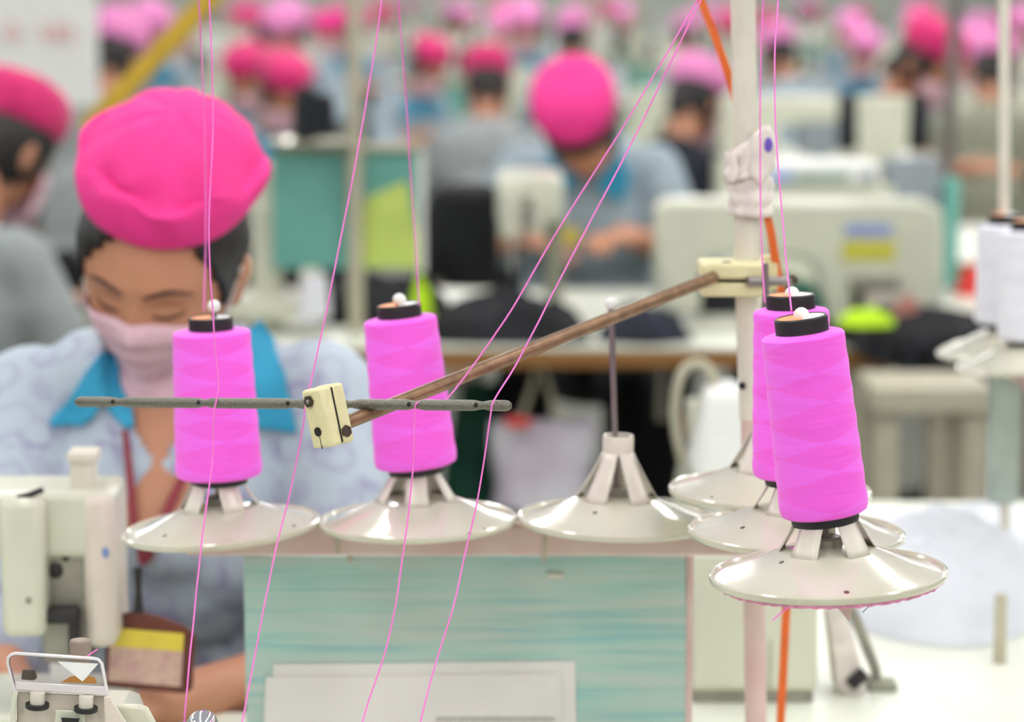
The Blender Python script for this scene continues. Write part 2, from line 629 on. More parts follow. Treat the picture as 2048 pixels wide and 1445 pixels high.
# fluorescent battens in long rows
fx = thing('ceiling_light', 'long white fluorescent batten hung in rows over the sewing lines', 'ceiling light', (0, 0, 0), group='fluorescent battens in rows overhead')
MB().box((0, 0, 0.035), (0.17, 2.4, 0.05)).build('housing', WHITE_PL, fx, bevel=.006)
MB().box((0, 0, 0), (.15, 2.34, .02)).build('diffuser', LAMP, fx, bevel=.004)
remember(fx)
first = True
for X in (-4.6, -2.9, -0.62, 1.08, 3.0, 5.0):
    for k in range(-3, 13):
        o = fx if first else copy_tree(fx)
        first = False
        o.location = (X, 0.6 + 2.75 * k, 2.72)

# ------------------------------------------------------------------ the thread stand
def axis_frame(bottom, top):
    z = (top - bottom).normalized()
    y = Vector((0, 1, 0))
    x = y.cross(z).normalized()
    y = z.cross(x)
    M = Matrix((x, y, z)).transposed().to_4x4()
    return M

stand = thing('thread_stand', 'cream painted metal thread stand with dishes for cones, guide rod and upright pole', 'thread stand', (PY(1512, 1445, 2.25).x, 2.25, 0.76))
pole_top, pole_mid, pole_bot = PY(1484, -120, 2.25), PY(1503, 838, 2.25), PY(1514, 1600, 2.25)
pole_bot.z = 0.76
MB().tube([pole_top, PY(1486, 0, 2.25), PY(1496, 600, 2.25), pole_mid], 0.0108, 24).build('upper_pole', POLE, stand)
po = MB().tube([pole_mid + Vector((0, 0, .004)), PY(1512, 1445, 2.25), pole_bot], 0.0096, 24).build('lower_pole', PINK_DUST, stand)
po['label'] = 'lower length of pole dusted with pink lint'
MB().lathe([(0, .0), (.045, 0), (.045, .006), (.014, .012), (.0105, .05), (0, .05)], 32, Matrix.Translation(pole_bot)).build('foot_flange', POLE, stand)
MB().tube([PY(1484, 772, 2.2385), PY(1484, 772, 2.2425)], 0.0032, 14).build('pole_hole', DARK, stand)

DISH_R = 0.083
dish_prof = [(.0805, .0012), (.0818, .0032), (.0832, .0036), (.0846, .0026), (.085, .0006), (.0844, -.0014), (.083, -.0024), (.081, -.0022), (.079, -.0008),
             (.06, .0066), (.034, .0172), (.014, .0198), (.005, .02), (.005, .0215), (.0142, .0213), (.0348, .0187), (.06, .0081)]
def dish(px, py, Y, tilt, legs_rot, top=None, cone_r=None, tip=True, name='dish'):
    c = PY(px, py, Y)
    M = Matrix.Translation(c) @ RM(0, -tilt, 0)
    d = MB().lathe(dish_prof, 96, M, closed=True).build('cone_dish', ENAMEL, stand)
    # support of five splayed strips under a collar
    for k in range(5):
        a = radians(legs_rot + 72 * k)
        R = Matrix.Rotation(a, 4, 'Z')
        mb = MB()
        rows = []
        for i in range(9):
            t = i / 8
            r = .0125 + (.0345 - .0125) * (t ** 1.12)
            z = .0585 - (.0585 - .0178) * t
            hw = .0074 + .0030 * t
            row = []
            for j in range(5):
                s = (j / 4 - .5) * 2
                ang = s * hw / max(r, .0125)
                row.append(Vector((r * cos(ang), r * sin(ang), z)))
            rows.append(row)
        mb.grid(rows, M @ R)
        o = mb.build('support_strip', ENAMEL_P, d, solid=.0011)
    MB().lathe([(.0115, .0575), (.0131, .0575), (.0132, .0715), (.0124, .0735), (.0105, .073), (.0105, .0575)], 32, M, closed=True).build('collar', ENAMEL_P, d)
    MB().lathe([(0, .019), (.011, .019), (.0112, .027), (.0095, .0285), (0, .0285)], 32, M).build('hub', MACH_D, d)
    # spindle follows the way the cone leans
    s0 = M @ Vector((0, 0, .015))
    s1 = top
    if s1 is not None:
        MB().tube([s0, s0.lerp(s1, .5), s1], .0026, 14).build('spindle', SPIND, d)
        if tip:
            ax = (s1 - s0).normalized()
            MB().ell(s1 + ax * .001, (.0056, .0050, .0054), 18).build('spindle_tip', WHITE_PL, d)
    return M, c

def top_of(px, py, Y):
    return PY(px, py, Y)

DISH = {}
DISH['front'] = dish(1656, 1151, 1.815, 2.6, -54, top_of(1603, 633, 1.815))
DISH['second'] = dish(1592, 1067, 1.99, -1.0, -50, top_of(1584, 590, 1.99))
DISH['third'] = dish(1540, 983, 2.135, -0.6, -60, top_of(1530, 527, 2.135), tip=False)
DISH['row_a'] = dish(443, 1057, 2.18, 4.3, -60, top_of(428, 615, 2.18))
DISH['row_b'] = dish(835, 1043, 2.18, 1.3, -88, top_of(799, 602, 2.18))
DISH['row_c'] = dish(1233, 1040, 2.18, -1.0, -54, top_of(1222, 609, 2.18))

fd = [o for o in kids(stand) if o.name.startswith('cone_dish')][0]
FM = DISH['front'][0]
for a0_, a1_, m_ in ((200, 345, 'pink_lint'),):
    run_ = [FM @ Vector(((.0815 + .0006 * sin(a * 1.7)) * cos(radians(a)), (.0815 + .0006 * sin(a * 1.7)) * sin(radians(a)), -.0034 + .0005 * sin(a * .9))) for a in range(a0_, a1_, 3)]
    MB().tube(run_, [.0004 + .0011 * sin(pi * i / (len(run_) - 1)) for i in range(len(run_))], 8).build('lint_fringe', mat('pink_lint', (236, 150, 190), .95, vary=.15, scale=200, bump=.5), fd)['label'] = 'pink lint caught under the rim'
# beams that carry the dishes
zt, zb = PY(1035, 1040, 2.2).z, PY(1035, 1111, 2.2).z
xl, xr = PY(372, 1090, 2.2).x, PY(1512, 1090, 2.2).x
MB().box(((xl + xr) / 2, 2.207, (zt + zb) / 2 - .002), (xr - xl, .022, zt - zb - .004)).build('cross_beam', PINK_DUST, stand, bevel=.003)
fb = DISH['front'][1]
sb = []
x0, x1 = .222, pole_mid.x
a0 = PY(1670, 1207, fb.y); a1 = PY(1702, 1209, fb.y); a2 = PY(1697, 1241, fb.y)
tri = [(a0.x, a0.z + .01), (a1.x, a1.z + .01), (a1.x, a1.z), (a2.x, a2.z), (a0.x, a0.z)]
sh = (pole_mid.x - a1.x + .004)
mb = MB()
n = len(tri)
vs = [(x, fb.y - .008, z) for x, z in tri] + [(x + sh, 2.245, z - .006) for x, z in tri]
mb.add(vs, [tuple(range(n)), tuple(range(2 * n - 1, n - 1, -1))] + [(i, n + i, n + (i + 1) % n, (i + 1) % n) for i in range(n)])
mb.build('side_beam', PINK_DUST, stand, bevel=.0012)
for key, (px) in (('row_a', 400), ('row_b', 675), ('row_c', 1090)):
    p = PY(px, 1098, 2.196)
    MB().box(p + Vector((0, 0, .003)), (.003, .004, .016)).build('dish_bolt', LEG, stand)

# pole clamp
cz = PY(1478, 562, 2.24)
for s, (ya, yb) in (('upper', (527, 559)), ('lower', (566, 594))):
    lo, hi = PY(1407, yb, 2.22), PY(1512, ya, 2.22)
    MB().box(((lo.x + hi.x) / 2 + .004, 2.243, (lo.z + hi.z) / 2), (hi.x - lo.x + .012, .052, hi.z - lo.z)).build('clamp_half', CREAM_PL, stand, bevel=.003)
MB().box(PY(1536, 545, 2.27), (.016, .014, .03)).build('clamp_lug', CREAM_PL, stand, bevel=.002)
MB().box(PY(1472, 562, 2.243), (.055, .044, .006)).build('clamp_gap', DARK, stand)
MB().lathe([(0, 0), (.004, 0), (.004, .002), (0, .002)], 6, Matrix.Translation(PY(1453, 528, 2.228))).build('clamp_bolt', NUT, stand)
# arm from the clamp to the guide block and on through the clamp
ra, rb = PY(690, 847, 1.895), PY(1415, 560, 2.205)
MB().tube([ra, ra.lerp(rb, .33), ra.lerp(rb, .66), rb, rb + (rb - ra) * .02], [.0052, .0053, .0054, .0055, .0055], 20).build('guide_arm', ROD, stand)
MB().tube([PY(1495, 563, 2.212), PY(1586, 563, 2.222)], .0042, 16).build('arm_end', SPIND, stand)
MB().ell(PY(1585, 560, 2.222), (.0052, .0052, .0052), 14).build('arm_end_knob', NUT, stand)
# guide bar with notches and holes
ba, bb = PY(152, 804, 2.0), PY(1022, 812, 1.87)
prof, L = [], (bb - ba).length
notches = [0.092, 0.297, 0.505, 0.634, 0.778, 0.925]
nn = 160
for i in range(nn + 1):
    t = i / nn
    r = .0041
    for q in notches:
        r -= .0013 * exp(-((t - q - .014) / .012) ** 2)
    if i in (0, nn): r *= .55
    elif i in (1, nn - 1): r *= .92
    prof.append((r, t * L))
prof = [(0, 0)] + prof + [(0, L)]
T = Matrix.Translation(ba) @ (bb - ba).to_track_quat('Z', 'Y').to_matrix().to_4x4()
gb = MB().lathe(prof, 24, T).build('guide_bar', STEEL, stand)
for q in notches:
    p = ba.lerp(bb, q)
    MB().ell(p + Vector((0, -.0026, .0006)), (.0021, .0018, .002), 12).build('guide_hole', DARK, gb)
# guide block
bc = PY(656, 832, 1.888)
BM = Matrix.Translation(bc) @ RM(-4, -11.5, 0) @ RM(0, 0, -42)
blk = MB()
blk.box((-.0001, -.0062, 0), (.0215, .0112, .044), BM)
b1 = blk.build('guide_block', CREAM_PL, stand, bevel=.0022)
b2 = MB().box((-.0001, .0062, 0), (.0215, .0112, .0445), BM).build('guide_block', CREAM_PL, stand, bevel=.0022)
MB().box((0, 0, 0), (.019, .0022, .041), BM).build('block_gap', DARK, b1)
hexR = [(0, 0), (.0046, 0), (.0046, .0018), (0, .0018)]
for (x, z) in ((-.0035, .0135),):
    MB().lathe(hexR, 6, BM @ Matrix.Translation((x, -.0118, z)) @ Matrix.Rotation(radians(90), 4, 'X')).build('block_nut', NUT, b1, smooth=False)
    MB().ell((x, -.0136, z), (.0018, .0012, .0018), 10, BM).build('bolt_end', SPIND, b1)
MB().lathe(hexR, 6, BM @ Matrix.Translation((.0106, .0045, -.0135)) @ Matrix.Rotation(radians(90), 4, 'Y')).build('block_nut', NUT, b2, smooth=False)
MB().lathe([(0, 0), (.0034, 0), (.0034, .0012), (0, .0012)], 18, BM @ Matrix.Translation((-.001, -.0114, -.0095)) @ Matrix.Rotation(radians(90), 4, 'X')).build('block_hole', DARK, b1)
MB().box((-.0005, -.0117, -.0165), (.0006, .0006, .012), BM).build('block_slit', DARK, b1)
# overhead guide rods that the strands run over
g1 = PY(380, -130, 2.0); g2 = PY(1600, -130, 2.0)
MB().tube([g1, g2], .004, 12).build('overhead_guide', SPIND, stand)
MB().tube([PY(1484, -118, 2.25), PY(1560, -130, 1.9), PY(1560, -130, 1.78)], .005, 12).build('overhead_arm', SPIND, stand)

# ------------------------------------------------------------------ cones of pink thread
LABELM = None
def label_mat():
    m = bpy.data.materials.new('cone_label')
    m.use_nodes = True
    nt = m.node_tree
    b = nt.nodes['Principled BSDF']
    b.inputs['Roughness'].default_value = 0.5
    tc = nt.nodes.new('ShaderNodeTexCoord')
    sp = nt.nodes.new('ShaderNodeSeparateXYZ')
    nt.links.new(tc.outputs['Object'], sp.inputs[0])
    g = mth(nt, 'GREATER_THAN', sp.outputs[0], 0.0005)
    mx = nt.nodes.new('ShaderNodeMix'); mx.data_type = 'RGBA'
    nt.links.new(g, mx.inputs[0])
    mx.inputs[6].default_value = lin((232, 150, 92)); mx.inputs[7].default_value = lin((226, 226, 228))
    nz = nt.nodes.new('ShaderNodeTexNoise'); nz.inputs['Scale'].default_value = 420
    nt.links.new(tc.outputs['Object'], nz.inputs['Vector'])
    gx = mth(nt, 'GREATER_THAN', sp.outputs[0], 0.008)
    ink = mth(nt, 'MULTIPLY', gx, mth(nt, 'GREATER_THAN', nz.outputs['Fac'], 0.62))
    m2 = nt.nodes.new('ShaderNodeMix'); m2.data_type = 'RGBA'
    nt.links.new(ink, m2.inputs[0]); nt.links.new(mx.outputs[2], m2.inputs[6])
    m2.inputs[7].default_value = lin((90, 88, 92))
    nt.links.new(m2.outputs[2], b.inputs['Base Color'])
    return m
LABELM = label_mat()

def cone(label, b_px, t_px, Y, rb, rt, group, wound=PINK, tube_r=(.0238, .0188), yaw=0.0, name='thread_cone', cat='thread cone'):
    b, t = PY(*b_px, Y), PY(*t_px, Y)
    H = (t - b).length
    M = axis_frame(b, t)
    root = thing(name, label, cat, b, M.to_euler(), group)
    R = Matrix.Translation(b) @ M @ Matrix.Rotation(radians(yaw), 4, 'Z')
    capH, base = .0125, .006
    w0, w1 = base, H - capH
    prof = [(tube_r[0] * .8, w0 + .001), (rb - .0035, w0), (rb - .001, w0 + .0015), (rb, w0 + .005)]
    for i in range(1, 24):
        s = i / 24
        prof.append((rb + (rt - rb) * s + .0003 * sin(s * 40), w0 + .005 + (w1 - w0 - .006) * s))
    prof += [(rt, w1 - .0015), (rt - .0012, w1 - .0002), (rt - .003, w1 + .0004), (tube_r[1] * .9, w1 + .0015)]
    MB().lathe(prof, 96, R).build('wound_thread', wound, root)
    MB().lathe([(.0205, -.0005), (tube_r[0], -.0005), (tube_r[0] + .0004, .002), (tube_r[0], w0 + .002), (.0205, w0 + .002)], 64, R, closed=True).build('tube_base', BLACK_PL, root)
    r = tube_r[1]
    cap = MB().lathe([(r * .9, w1 - .004), (r, w1 - .004), (r, H - .0012), (r - .001, H), (r - .0018, H - .0003), (r * .9, H - .0012)], 64, R, closed=True).build('tube_cap', BLACK_PL, root)
    MB().lathe([(.0033, H - .0011), (r - .0017, H - .0006), (r - .0017, H - .002), (.0033, H - .002)], 64, R, closed=True).build('cap_label', LABELM, cap)
    MB().lathe([(0, H - .0031), (.0036, H - .0031), (.0036, H - .0019), (0, H - .0019)], 20, R).build('cap_hole', DARK, cap)
    return root
G = 'cones of pink thread on the stand'
cone('neon pink thread cone on the frontmost dish, sharp, overlapping the cone behind it', (1651, 1043), (1601, 633), 1.815, .0316, .0292, G)
cone('neon pink thread cone half hidden behind the sharp cone beside the pole', (1592, 966), (1581, 588), 1.99, .0335, .0290, G, yaw=20)
cone('neon pink thread cone standing in front of the masked woman', (439, 966), (421, 634), 2.18, .0368, .0328, G, yaw=50)
cone('neon pink thread cone standing between the guide block and the empty spindle', (834, 944), (797, 608), 2.18, .0352, .0308, G, yaw=-30)

# ------------------------------------------------------------------ strands
def strand(label, pts, r=.00062):
    P = [PY(x, y, Y) for x, y, Y in pts]
    run = spline(P, 10)
    out = []
    for i, p in enumerate(run):
        out.append(p + Vector((nz3(p, 30, 1), nz3(p, 30, 2), 0)) * .0004)
    o = MB().tube(out, r, 8).build('thread_strand', PINK_STRAND)
    return tag(o, label, 'thread', 'pink strands of the stand')
strand('pink strand rising from the cone before the masked woman', [(394, -130, 2.0), (398, 0, 2.05), (409, 250, 2.12), (411, 470, 2.17), (408, 622, 2.172)])
strand('pink strand crossing the bar in front of the masked woman\'s cone', [(417, -130, 1.99), (419, 0, 1.985), (426, 230, 1.975), (418, 470, 1.965), (425, 620, 1.958), (430, 700, 1.955), (437, 770, 1.953), (433, 802, 1.9505), (428, 830, 1.951), (424, 930, 1.95), (404, 1080, 1.93), (390, 1210, 1.91), (372, 1400, 1.88), (368, 1500, 1.87)])
strand('pink strand passing behind the cream guide block', [(772, -130, 2.0), (763, 0, 1.985), (735, 190, 1.97), (691, 430, 1.95), (645, 660, 1.935), (612, 806, 1.925), (607, 850, 1.922), (581, 980, 1.915), (545, 1130, 1.9), (508, 1320, 1.88), (484, 1450, 1.86), (478, 1500, 1.85)])
strand('pink strand rising from the cone beside the guide block', [(793, -130, 2.0), (797, 0, 2.04), (811, 180, 2.09), (822, 360, 2.13), (832, 500, 2.16), (838, 612, 2.165)])
strand('pink strand looped once round the guide bar', [(1462, -130, 2.0), (1395, 0, 1.98), (1262, 228, 1.96), (1110, 470, 1.935), (1010, 640, 1.92), (893, 799, 1.9035), (862, 799, 1.904), (835, 806, 1.8935), (829, 830, 1.895), (826, 940, 1.895), (806, 1110, 1.885), (778, 1275, 1.87), (738, 1400, 1.86), (715, 1480, 1.85)])
strand('pink strand running over the free end of the guide bar', [(1474, -130, 2.0), (1402, 0, 1.975), (1272, 268, 1.95), (1130, 540, 1.92), (1040, 715, 1.895), (989, 800, 1.8685), (981, 834, 1.8695), (958, 985, 1.87), (930, 1110, 1.87), (905, 1220, 1.86), (862, 1360, 1.85), (832, 1480, 1.84)])
strand('pink strand rising from the half hidden cone along the pole', [(1529, -130, 2.0), (1527, 0, 1.99), (1521, 140, 1.985), (1521, 400, 1.98), (1524, 500, 1.975), (1529, 606, 1.97)])
strand('pink strand rising from the sharp front cone', [(1558, -130, 2.0), (1556, 0, 1.97), (1549, 120, 1.94), (1552, 270, 1.91), (1564, 430, 1.88), (1575, 550, 1.85), (1583, 622, 1.816)])
# loose lint caught under the front dish
c = DISH['front'][1]
tag(MB().tube(spline([PY(1596, 1203, 1.745), PY(1580, 1214, 1.745), PY(1560, 1228, 1.745), PY(1545, 1242, 1.745)], 6), .0005, 6).build('loose_thread', PINK_STRAND), 'short loose pink thread end hanging under the front dish', 'thread')
tag(MB().tube(spline([PY(1778, 1198, 1.752), PY(1760, 1199, 1.752), PY(1742, 1210, 1.752), PY(1725, 1226, 1.752)], 6), .0003, 6).build('loose_fibre', BLACK_PL), 'thin dark fibre hanging under the front dish', 'thread')

# rag tied round the pole, and the orange strap
rag = thing('rag_wrap', 'white cotton rag tied round the upright pole', 'rag', PY(1502, 430, 2.25))
def wrap(name, y0, y1, r0, r1, shear, seed):
    rows = []
    for i in range(15):
        t = i / 14
        row = []
        for j in range(48):
            a = 2 * pi * j / 48
            yy = y0 + (y1 - y0) * t + shear * cos(a) * (1 if t < .9 else .6)
            p = PY(1493 + (yy / 1445) * 24, yy, 2.25)
            r = r0 + (r1 - r0) * t
            r *= 1 + .22 * nz3((cos(a), sin(a), t * 2.2), 1.6, seed) + .06 * sin(t * 16 + a)
            if i in (0, 14): r *= .93
            row.append(p + Vector((r * cos(a), r * sin(a), 0)))
        rows.append(row)
    return MB().grid(rows, wrap=True).build(name, LINEN, rag, solid=.0016, angle=80)
wrap('lower_turn', 352, 430, .0185, .0175, 3, 3)
wrap('upper_turn', 278, 350, .0185, .0215, -26, 5)
kn = MB()
kn.prism([(p.x, p.z) for p in (PY(1505, 268, 2.23), PY(1530, 250, 2.23), PY(1546, 262, 2.23), PY(1556, 300, 2.23), PY(1545, 342, 2.23), PY(1520, 372, 2.23), PY(1500, 350, 2.23))], 2.222, 2.236)
kn.build('loose_end', LINEN, rag, bevel=.003)
MB().ell(PY(1537, 290, 2.221), (.0036, .0012, .0064), 18).build('purple_dot', PURPLE, rag)
MB().prism([(p.x, p.z) for p in (PY(1462, 318, 2.235), PY(1468, 300, 2.235), PY(1480, 340, 2.235), PY(1470, 362, 2.235), PY(1455, 366, 2.235))], 2.228, 2.24).build('loose_end', LINEN, rag, bevel=.002)
st = [PY(1376, -70, 2.29), PY(1402, 0, 2.285), PY(1436, 90, 2.28), PY(1466, 180, 2.276), PY(1488, 280, 2.274), PY(1512, 380, 2.272), PY(1536, 440, 2.262), PY(1549, 510, 2.262), PY(1558, 560, 2.268),
      PY(1578, 700, 2.275), PY(1590, 900, 2.275), PY(1583, 1100, 2.275), PY(1573, 1215, 2.275), PY(1567, 1330, 2.275), PY(1561, 1445, 2.275), PY(1556, 1560, 2.27)]
run = spline(st, 8)
rows = []
for p in run:
    hw = .0037
    rows.append([p + Vector((-hw, -.0008, 0)), p + Vector((hw, -.0008, 0)), p + Vector((hw, .0008, 0)), p + Vector((-hw, .0008, 0))])
tag(MB().grid(rows, wrap=True).build('orange_strap', ORANGE), 'flat orange strap tied to the pole with the rag and hanging down behind the cones', 'strap')

# ------------------------------------------------------------------ worn teal sheet hung from the beam, papers
p0, p1 = PY(487, 1113, 2.232), PY(1370, 1113, 2.232)
q0, q1 = PY(491, 1445, 2.232), PY(1378, 1445, 2.232)
bd = thing('plastic_sheet', 'worn teal plastic sheet hung under the row of dishes, papers on its face', 'panel', ((p0.x + p1.x) / 2, 2.232, .79))
mb = MB()
mb.add([(p0.x, 2.23, p0.z), (p1.x, 2.23, p1.z), (q1.x + .002, 2.23, .79), (q0.x + .001, 2.23, .79), (p0.x, 2.236, p0.z), (p1.x, 2.236, p1.z), (q1.x + .002, 2.236, .79), (q0.x + .001, 2.236, .79)],
       [(0, 1, 2, 3), (7, 6, 5, 4), (0, 4, 5, 1), (1, 5, 6, 2), (2, 6, 7, 3), (3, 7, 4, 0)])
mb.build('sheet', BOARD, bd, bevel=.0008)
MB().box((p1.x + .0045, 2.233, (p1.z + .79) / 2), (.006, .008, p1.z - .79)).build('edge_strip', PINK_DUST, bd, bevel=.001)
for dx, dz, sz in ((PY(1110, 1152, 2.228), 0, (.014, .004, .004)), ):
    MB().box(dx, sz).build('staple', ENAMEL_P, bd, bevel=.001)
for px in (700, 1088):
    MB().box(PY(px, 1108, 2.226), (.004, .006, .014)).build('hanger', LEG, bd)
def sheet(label, x0, x1, y0, Y, x0b=None):
    a, b = PY(x0, y0 + 2, Y), PY(x1, y0 - 5, Y)
    c_, d_ = PY(x1 + 4, 1500, Y), PY(x0b or x0, 1500, Y)
    mb = MB()
    k = [(a.x, a.z), (b.x, b.z), (c_.x, c_.z), (d_.x, d_.z)]
    mb.prism(k, Y, Y + .0006)
    return tag(mb.build('paper_sheet', PAPER, None, smooth=False), label, 'paper', 'papers on the teal sheet')
sheet('white paper sheet on the teal panel, the taller one behind', 547, 1150, 1328, 2.2285, 545)
ps = sheet('white paper sheet on the teal panel, in front of the taller one', 531, 1123, 1353, 2.2272, 526)
ink = MB()
for k in range(30):
    x = 875 + k * 8.0
    ink.box(PY(x, 1441, 2.2268), (.0012, .0004, .0035 if k % 3 else .0055))
ink.box(PY(990, 1437, 2.2268), (PY(1105, 1437, 2.2268).x - PY(870, 1437, 2.2268).x, .0004, .0007))
o = ink.build('printed_scale', OLIVE, ps)

# ------------------------------------------------------------------ tables, sewing machines and their gear
def make_table(name, label, x0, x1, y0, y1, z=.76, th=.035, legs=True, group=None):
    t = thing(name, label, 'table', ((x0 + x1) / 2, (y0 + y1) / 2, 0), group=group)
    MB().box(((x0 + x1) / 2, (y0 + y1) / 2, z - .003), (x1 - x0, y1 - y0, .006)).build('table_top', TABLE, t)
    MB().box(((x0 + x1) / 2, (y0 + y1) / 2, z - .006 - th / 2), (x1 - x0, y1 - y0, th)).build('edge_board', EDGE, t, bevel=.002)
    if legs:
        for x in (x0 + .08, x1 - .08):
            for y in (y0 + .07, y1 - .07):
                MB().box((x, y, (z - th - .006) / 2), (.045, .045, z - th - .006)).build('leg', LEG, t)
    return t
make_table('sewing_table', 'white topped table under the pink thread stand and the teal panel', -1.25, .148, 1.45, 2.47)
make_table('sewing_table', 'white topped table carrying the heap of white cloth and the cream motor box', .152, 1.35, 1.45, 3.53)

# box of the machine behind the pole
def rounded_box(mb, x0, x1, y0, y1, z0, z1):
    mb.box(((x0 + x1) / 2, (y0 + y1) / 2, (z0 + z1) / 2), (x1 - x0, y1 - y0, z1 - z0))
    return mb
a, b = PY(1377, 1388, 2.5), PY(1640, 1105, 2.5)
mbx = thing('motor_box', 'plain cream motor box behind the pole on the white table', 'machine', ((a.x + b.x) / 2, 2.57, .76))
rounded_box(MB(), a.x, b.x, 2.5, 2.66, .772, b.z).build('housing', MACH, mbx, bevel=.006)
rounded_box(MB(), a.x + .004, b.x - .004, 2.506, 2.655, .76, .772).build('base_shadow_strip', MACH_D, mbx)  # thin darker strip under the housing, painted in as its base shadow
MB().box(PY(1540, 1330, 2.499), (.0012, .001, .05)).build('seam', MACH_D, mbx)
# pale folded strip, grey bent tube
h = thing('bent_arm', 'grey bent metal tube with a pale hood standing beside the cream motor box', 'machine arm', PY(1745, 1385, 2.56))
MB().tube(spline([PY(1690, 1195, 2.54), PY(1712, 1240, 2.54), PY(1735, 1300, 2.55), PY(1752, 1345, 2.56), PY(1745, 1372, 2.56)], 8), .0055, 12).build('tube', MACH_D, h)
MB().prism([(p.x, p.z) for p in (PY(1650, 1225, 2.55), PY(1688, 1215, 2.55), PY(1722, 1330, 2.55), PY(1730, 1378, 2.55), PY(1690, 1392, 2.55), PY(1668, 1370, 2.55))], 2.535, 2.575).build('hood', LINEN, h, bevel=.004)
MB().tube([PY(1700, 1372, 2.53), PY(1730, 1345, 2.53)], .007, 10).build('clip', BLACK_PL, h)
z0 = .76
e = PY(1762, 1378, 2.56)
MB().box((e.x, 2.56, .764), (.03, .03, .008)).build('base', OLIVE, h, bevel=.002)
MB().tube([PY(1745, 1372, 2.56), (e.x - .004, 2.56, .765)], .004, 10).build('stem', MACH_D, h)

c_ = PY(1885, 1240, 2.86)
pile('cloth_heap', 'heap of white folded cloth on the white table behind the front dish', 'cloth', (c_.x + .002, 2.93, .76), .135, .20, .118, WHITEC, seed=2, folds=.8)
pile('cloth_heap', 'low pale grey cloth spread behind the heap of white cloth', 'cloth', (PY(1960, 1100, 3.2).x, 3.22, .76), .14, .13, .06, WHITEC, seed=6, folds=.7)
pg = PY(1985, 1300, 2.7)
tag(MB().lathe([(0, .76), (.007, .76), (.0065, .83), (.005, .834), (0, .834)], 20, Matrix.Translation((pg.x, 2.66, 0))).build('wooden_peg', LEG), 'short beige peg standing on the white table before the cloth heap', 'peg')

# white hose device at the far edge of that table
wv = thing('steam_iron', 'white wedge shaped iron with a looped cream hose behind the pole', 'iron', (PY(1430, 950, 3.42).x, 3.42, .76))
bp = [(p.x, p.z) for p in (PY(1412, 778, 3.42), PY(1478, 765, 3.42), PY(1492, 800, 3.42), PY(1495, 960, 3.42), PY(1420, 985, 3.42), PY(1374, 935, 3.42))]
MB().prism(bp, 3.37, 3.47).build('body', WHITE_PL, wv, bevel=.012)
MB().prism([(p.x, p.z) for p in (PY(1360, 945, 3.42), PY(1480, 950, 3.42), PY(1490, 1003, 3.42), PY(1352, 1003, 3.42))], 3.36, 3.48).build('rest', OLIVE, wv, bevel=.004)
MB().tube(spline([PY(1368, 930, 3.44), PY(1352, 860, 3.44), PY(1352, 790, 3.44), PY(1365, 745, 3.44), PY(1390, 727, 3.44), PY(1415, 735, 3.44), PY(1428, 765, 3.44), PY(1432, 790, 3.44)], 8), .0065, 12).build('hose', LEG, wv)
MB().prism([(p.x, p.z) for p in (PY(1372, 800, 3.45), PY(1400, 795, 3.45), PY(1398, 860, 3.45), PY(1375, 880, 3.45))], 3.44, 3.46).build('handle', MACH, wv, bevel=.003)

# ---- machine of the masked woman, seen from behind
Y = 2.30
mw = thing('sewing_machine', 'cream sewing machine seen from behind before the masked woman', 'sewing machine', (PY(60, 1100, 2.36).x, 2.36, .76))
def px_box(x0, x1, ya, yb, Y0, Y1):
    p, q = PY(x0, yb, Y0), PY(x1, ya, Y0)
    return MB().box(((p.x + q.x) / 2, (Y0 + Y1) / 2, (p.z + q.z) / 2), (q.x - p.x, Y1 - Y0, q.z - p.z))
px_box(-420, 226, 985, 1120, Y + .012, Y + .10).build('arm', MACH, mw, bevel=.008)
px_box(86, 172, 1000, 1330, Y + .02, Y + .09).build('head', MACH_D, mw, bevel=.004)
px_box(168, 226, 990, 1300, Y + .008, Y + .095).build('end_cover', MACH2, mw, bevel=.010)
px_box(3, 84, 1000, 1278, Y - .012, Y + .03).build('face_cover', MACH, mw, bevel=.008)
px_box(-420, -260, 1100, 1500, Y + .012, Y + .10).build('column', MACH, mw, bevel=.008)
p, q = PY(-420, 1500, Y), PY(230, 1500, Y)
MB().box(((p.x + q.x) / 2, Y + .06, .785), (q.x - p.x, .15, .05)).build('bed', MACH, mw, bevel=.006)
px_box(104, 150, 1300, 1500, Y + .045, Y + .07).build('presser_bar', CHROME, mw)
px_box(140, 187, 908, 990, Y + .03, Y + .055).build('thread_post', POLE, mw, bevel=.003)
px_box(133, 192, 906, 926, Y + .026, Y + .059).build('post_cap', POLE, mw, bevel=.002)
MB().ell(PY(111, 1142, Y + .019), (.007, .004, .0075), 16).build('tension_knob', BLACK_PL, mw)
MB().ell(PY(131, 1116, Y + .018), (.0035, .004, .0035), 14).build('screw', BLACK_PL, mw)
MB().ell(PY(57, 1202, Y - .0125), (.003, .0016, .003), 14).build('cover_screw', OLIVE, mw)
px_box(92, 152, 1222, 1250, Y - .004, Y + .02).build('lever', BLACK_PL, mw, bevel=.002)
px_box(137, 152, 1240, 1310, Y - .004, Y + .016).build('lever_arm', BLACK_PL, mw, bevel=.002)
MB().tube([PY(35, 997, Y), PY(60, 990, Y), PY(86, 980, Y)], .0028, 10).build('thread_clip', BLACK_PL, mw)
MB().ell(PY(211, 1106, Y + .0075), (.0035, .001, .005), 14).build('blue_mark', mat('blue_mark_ink', (130, 150, 205), .6), mw)

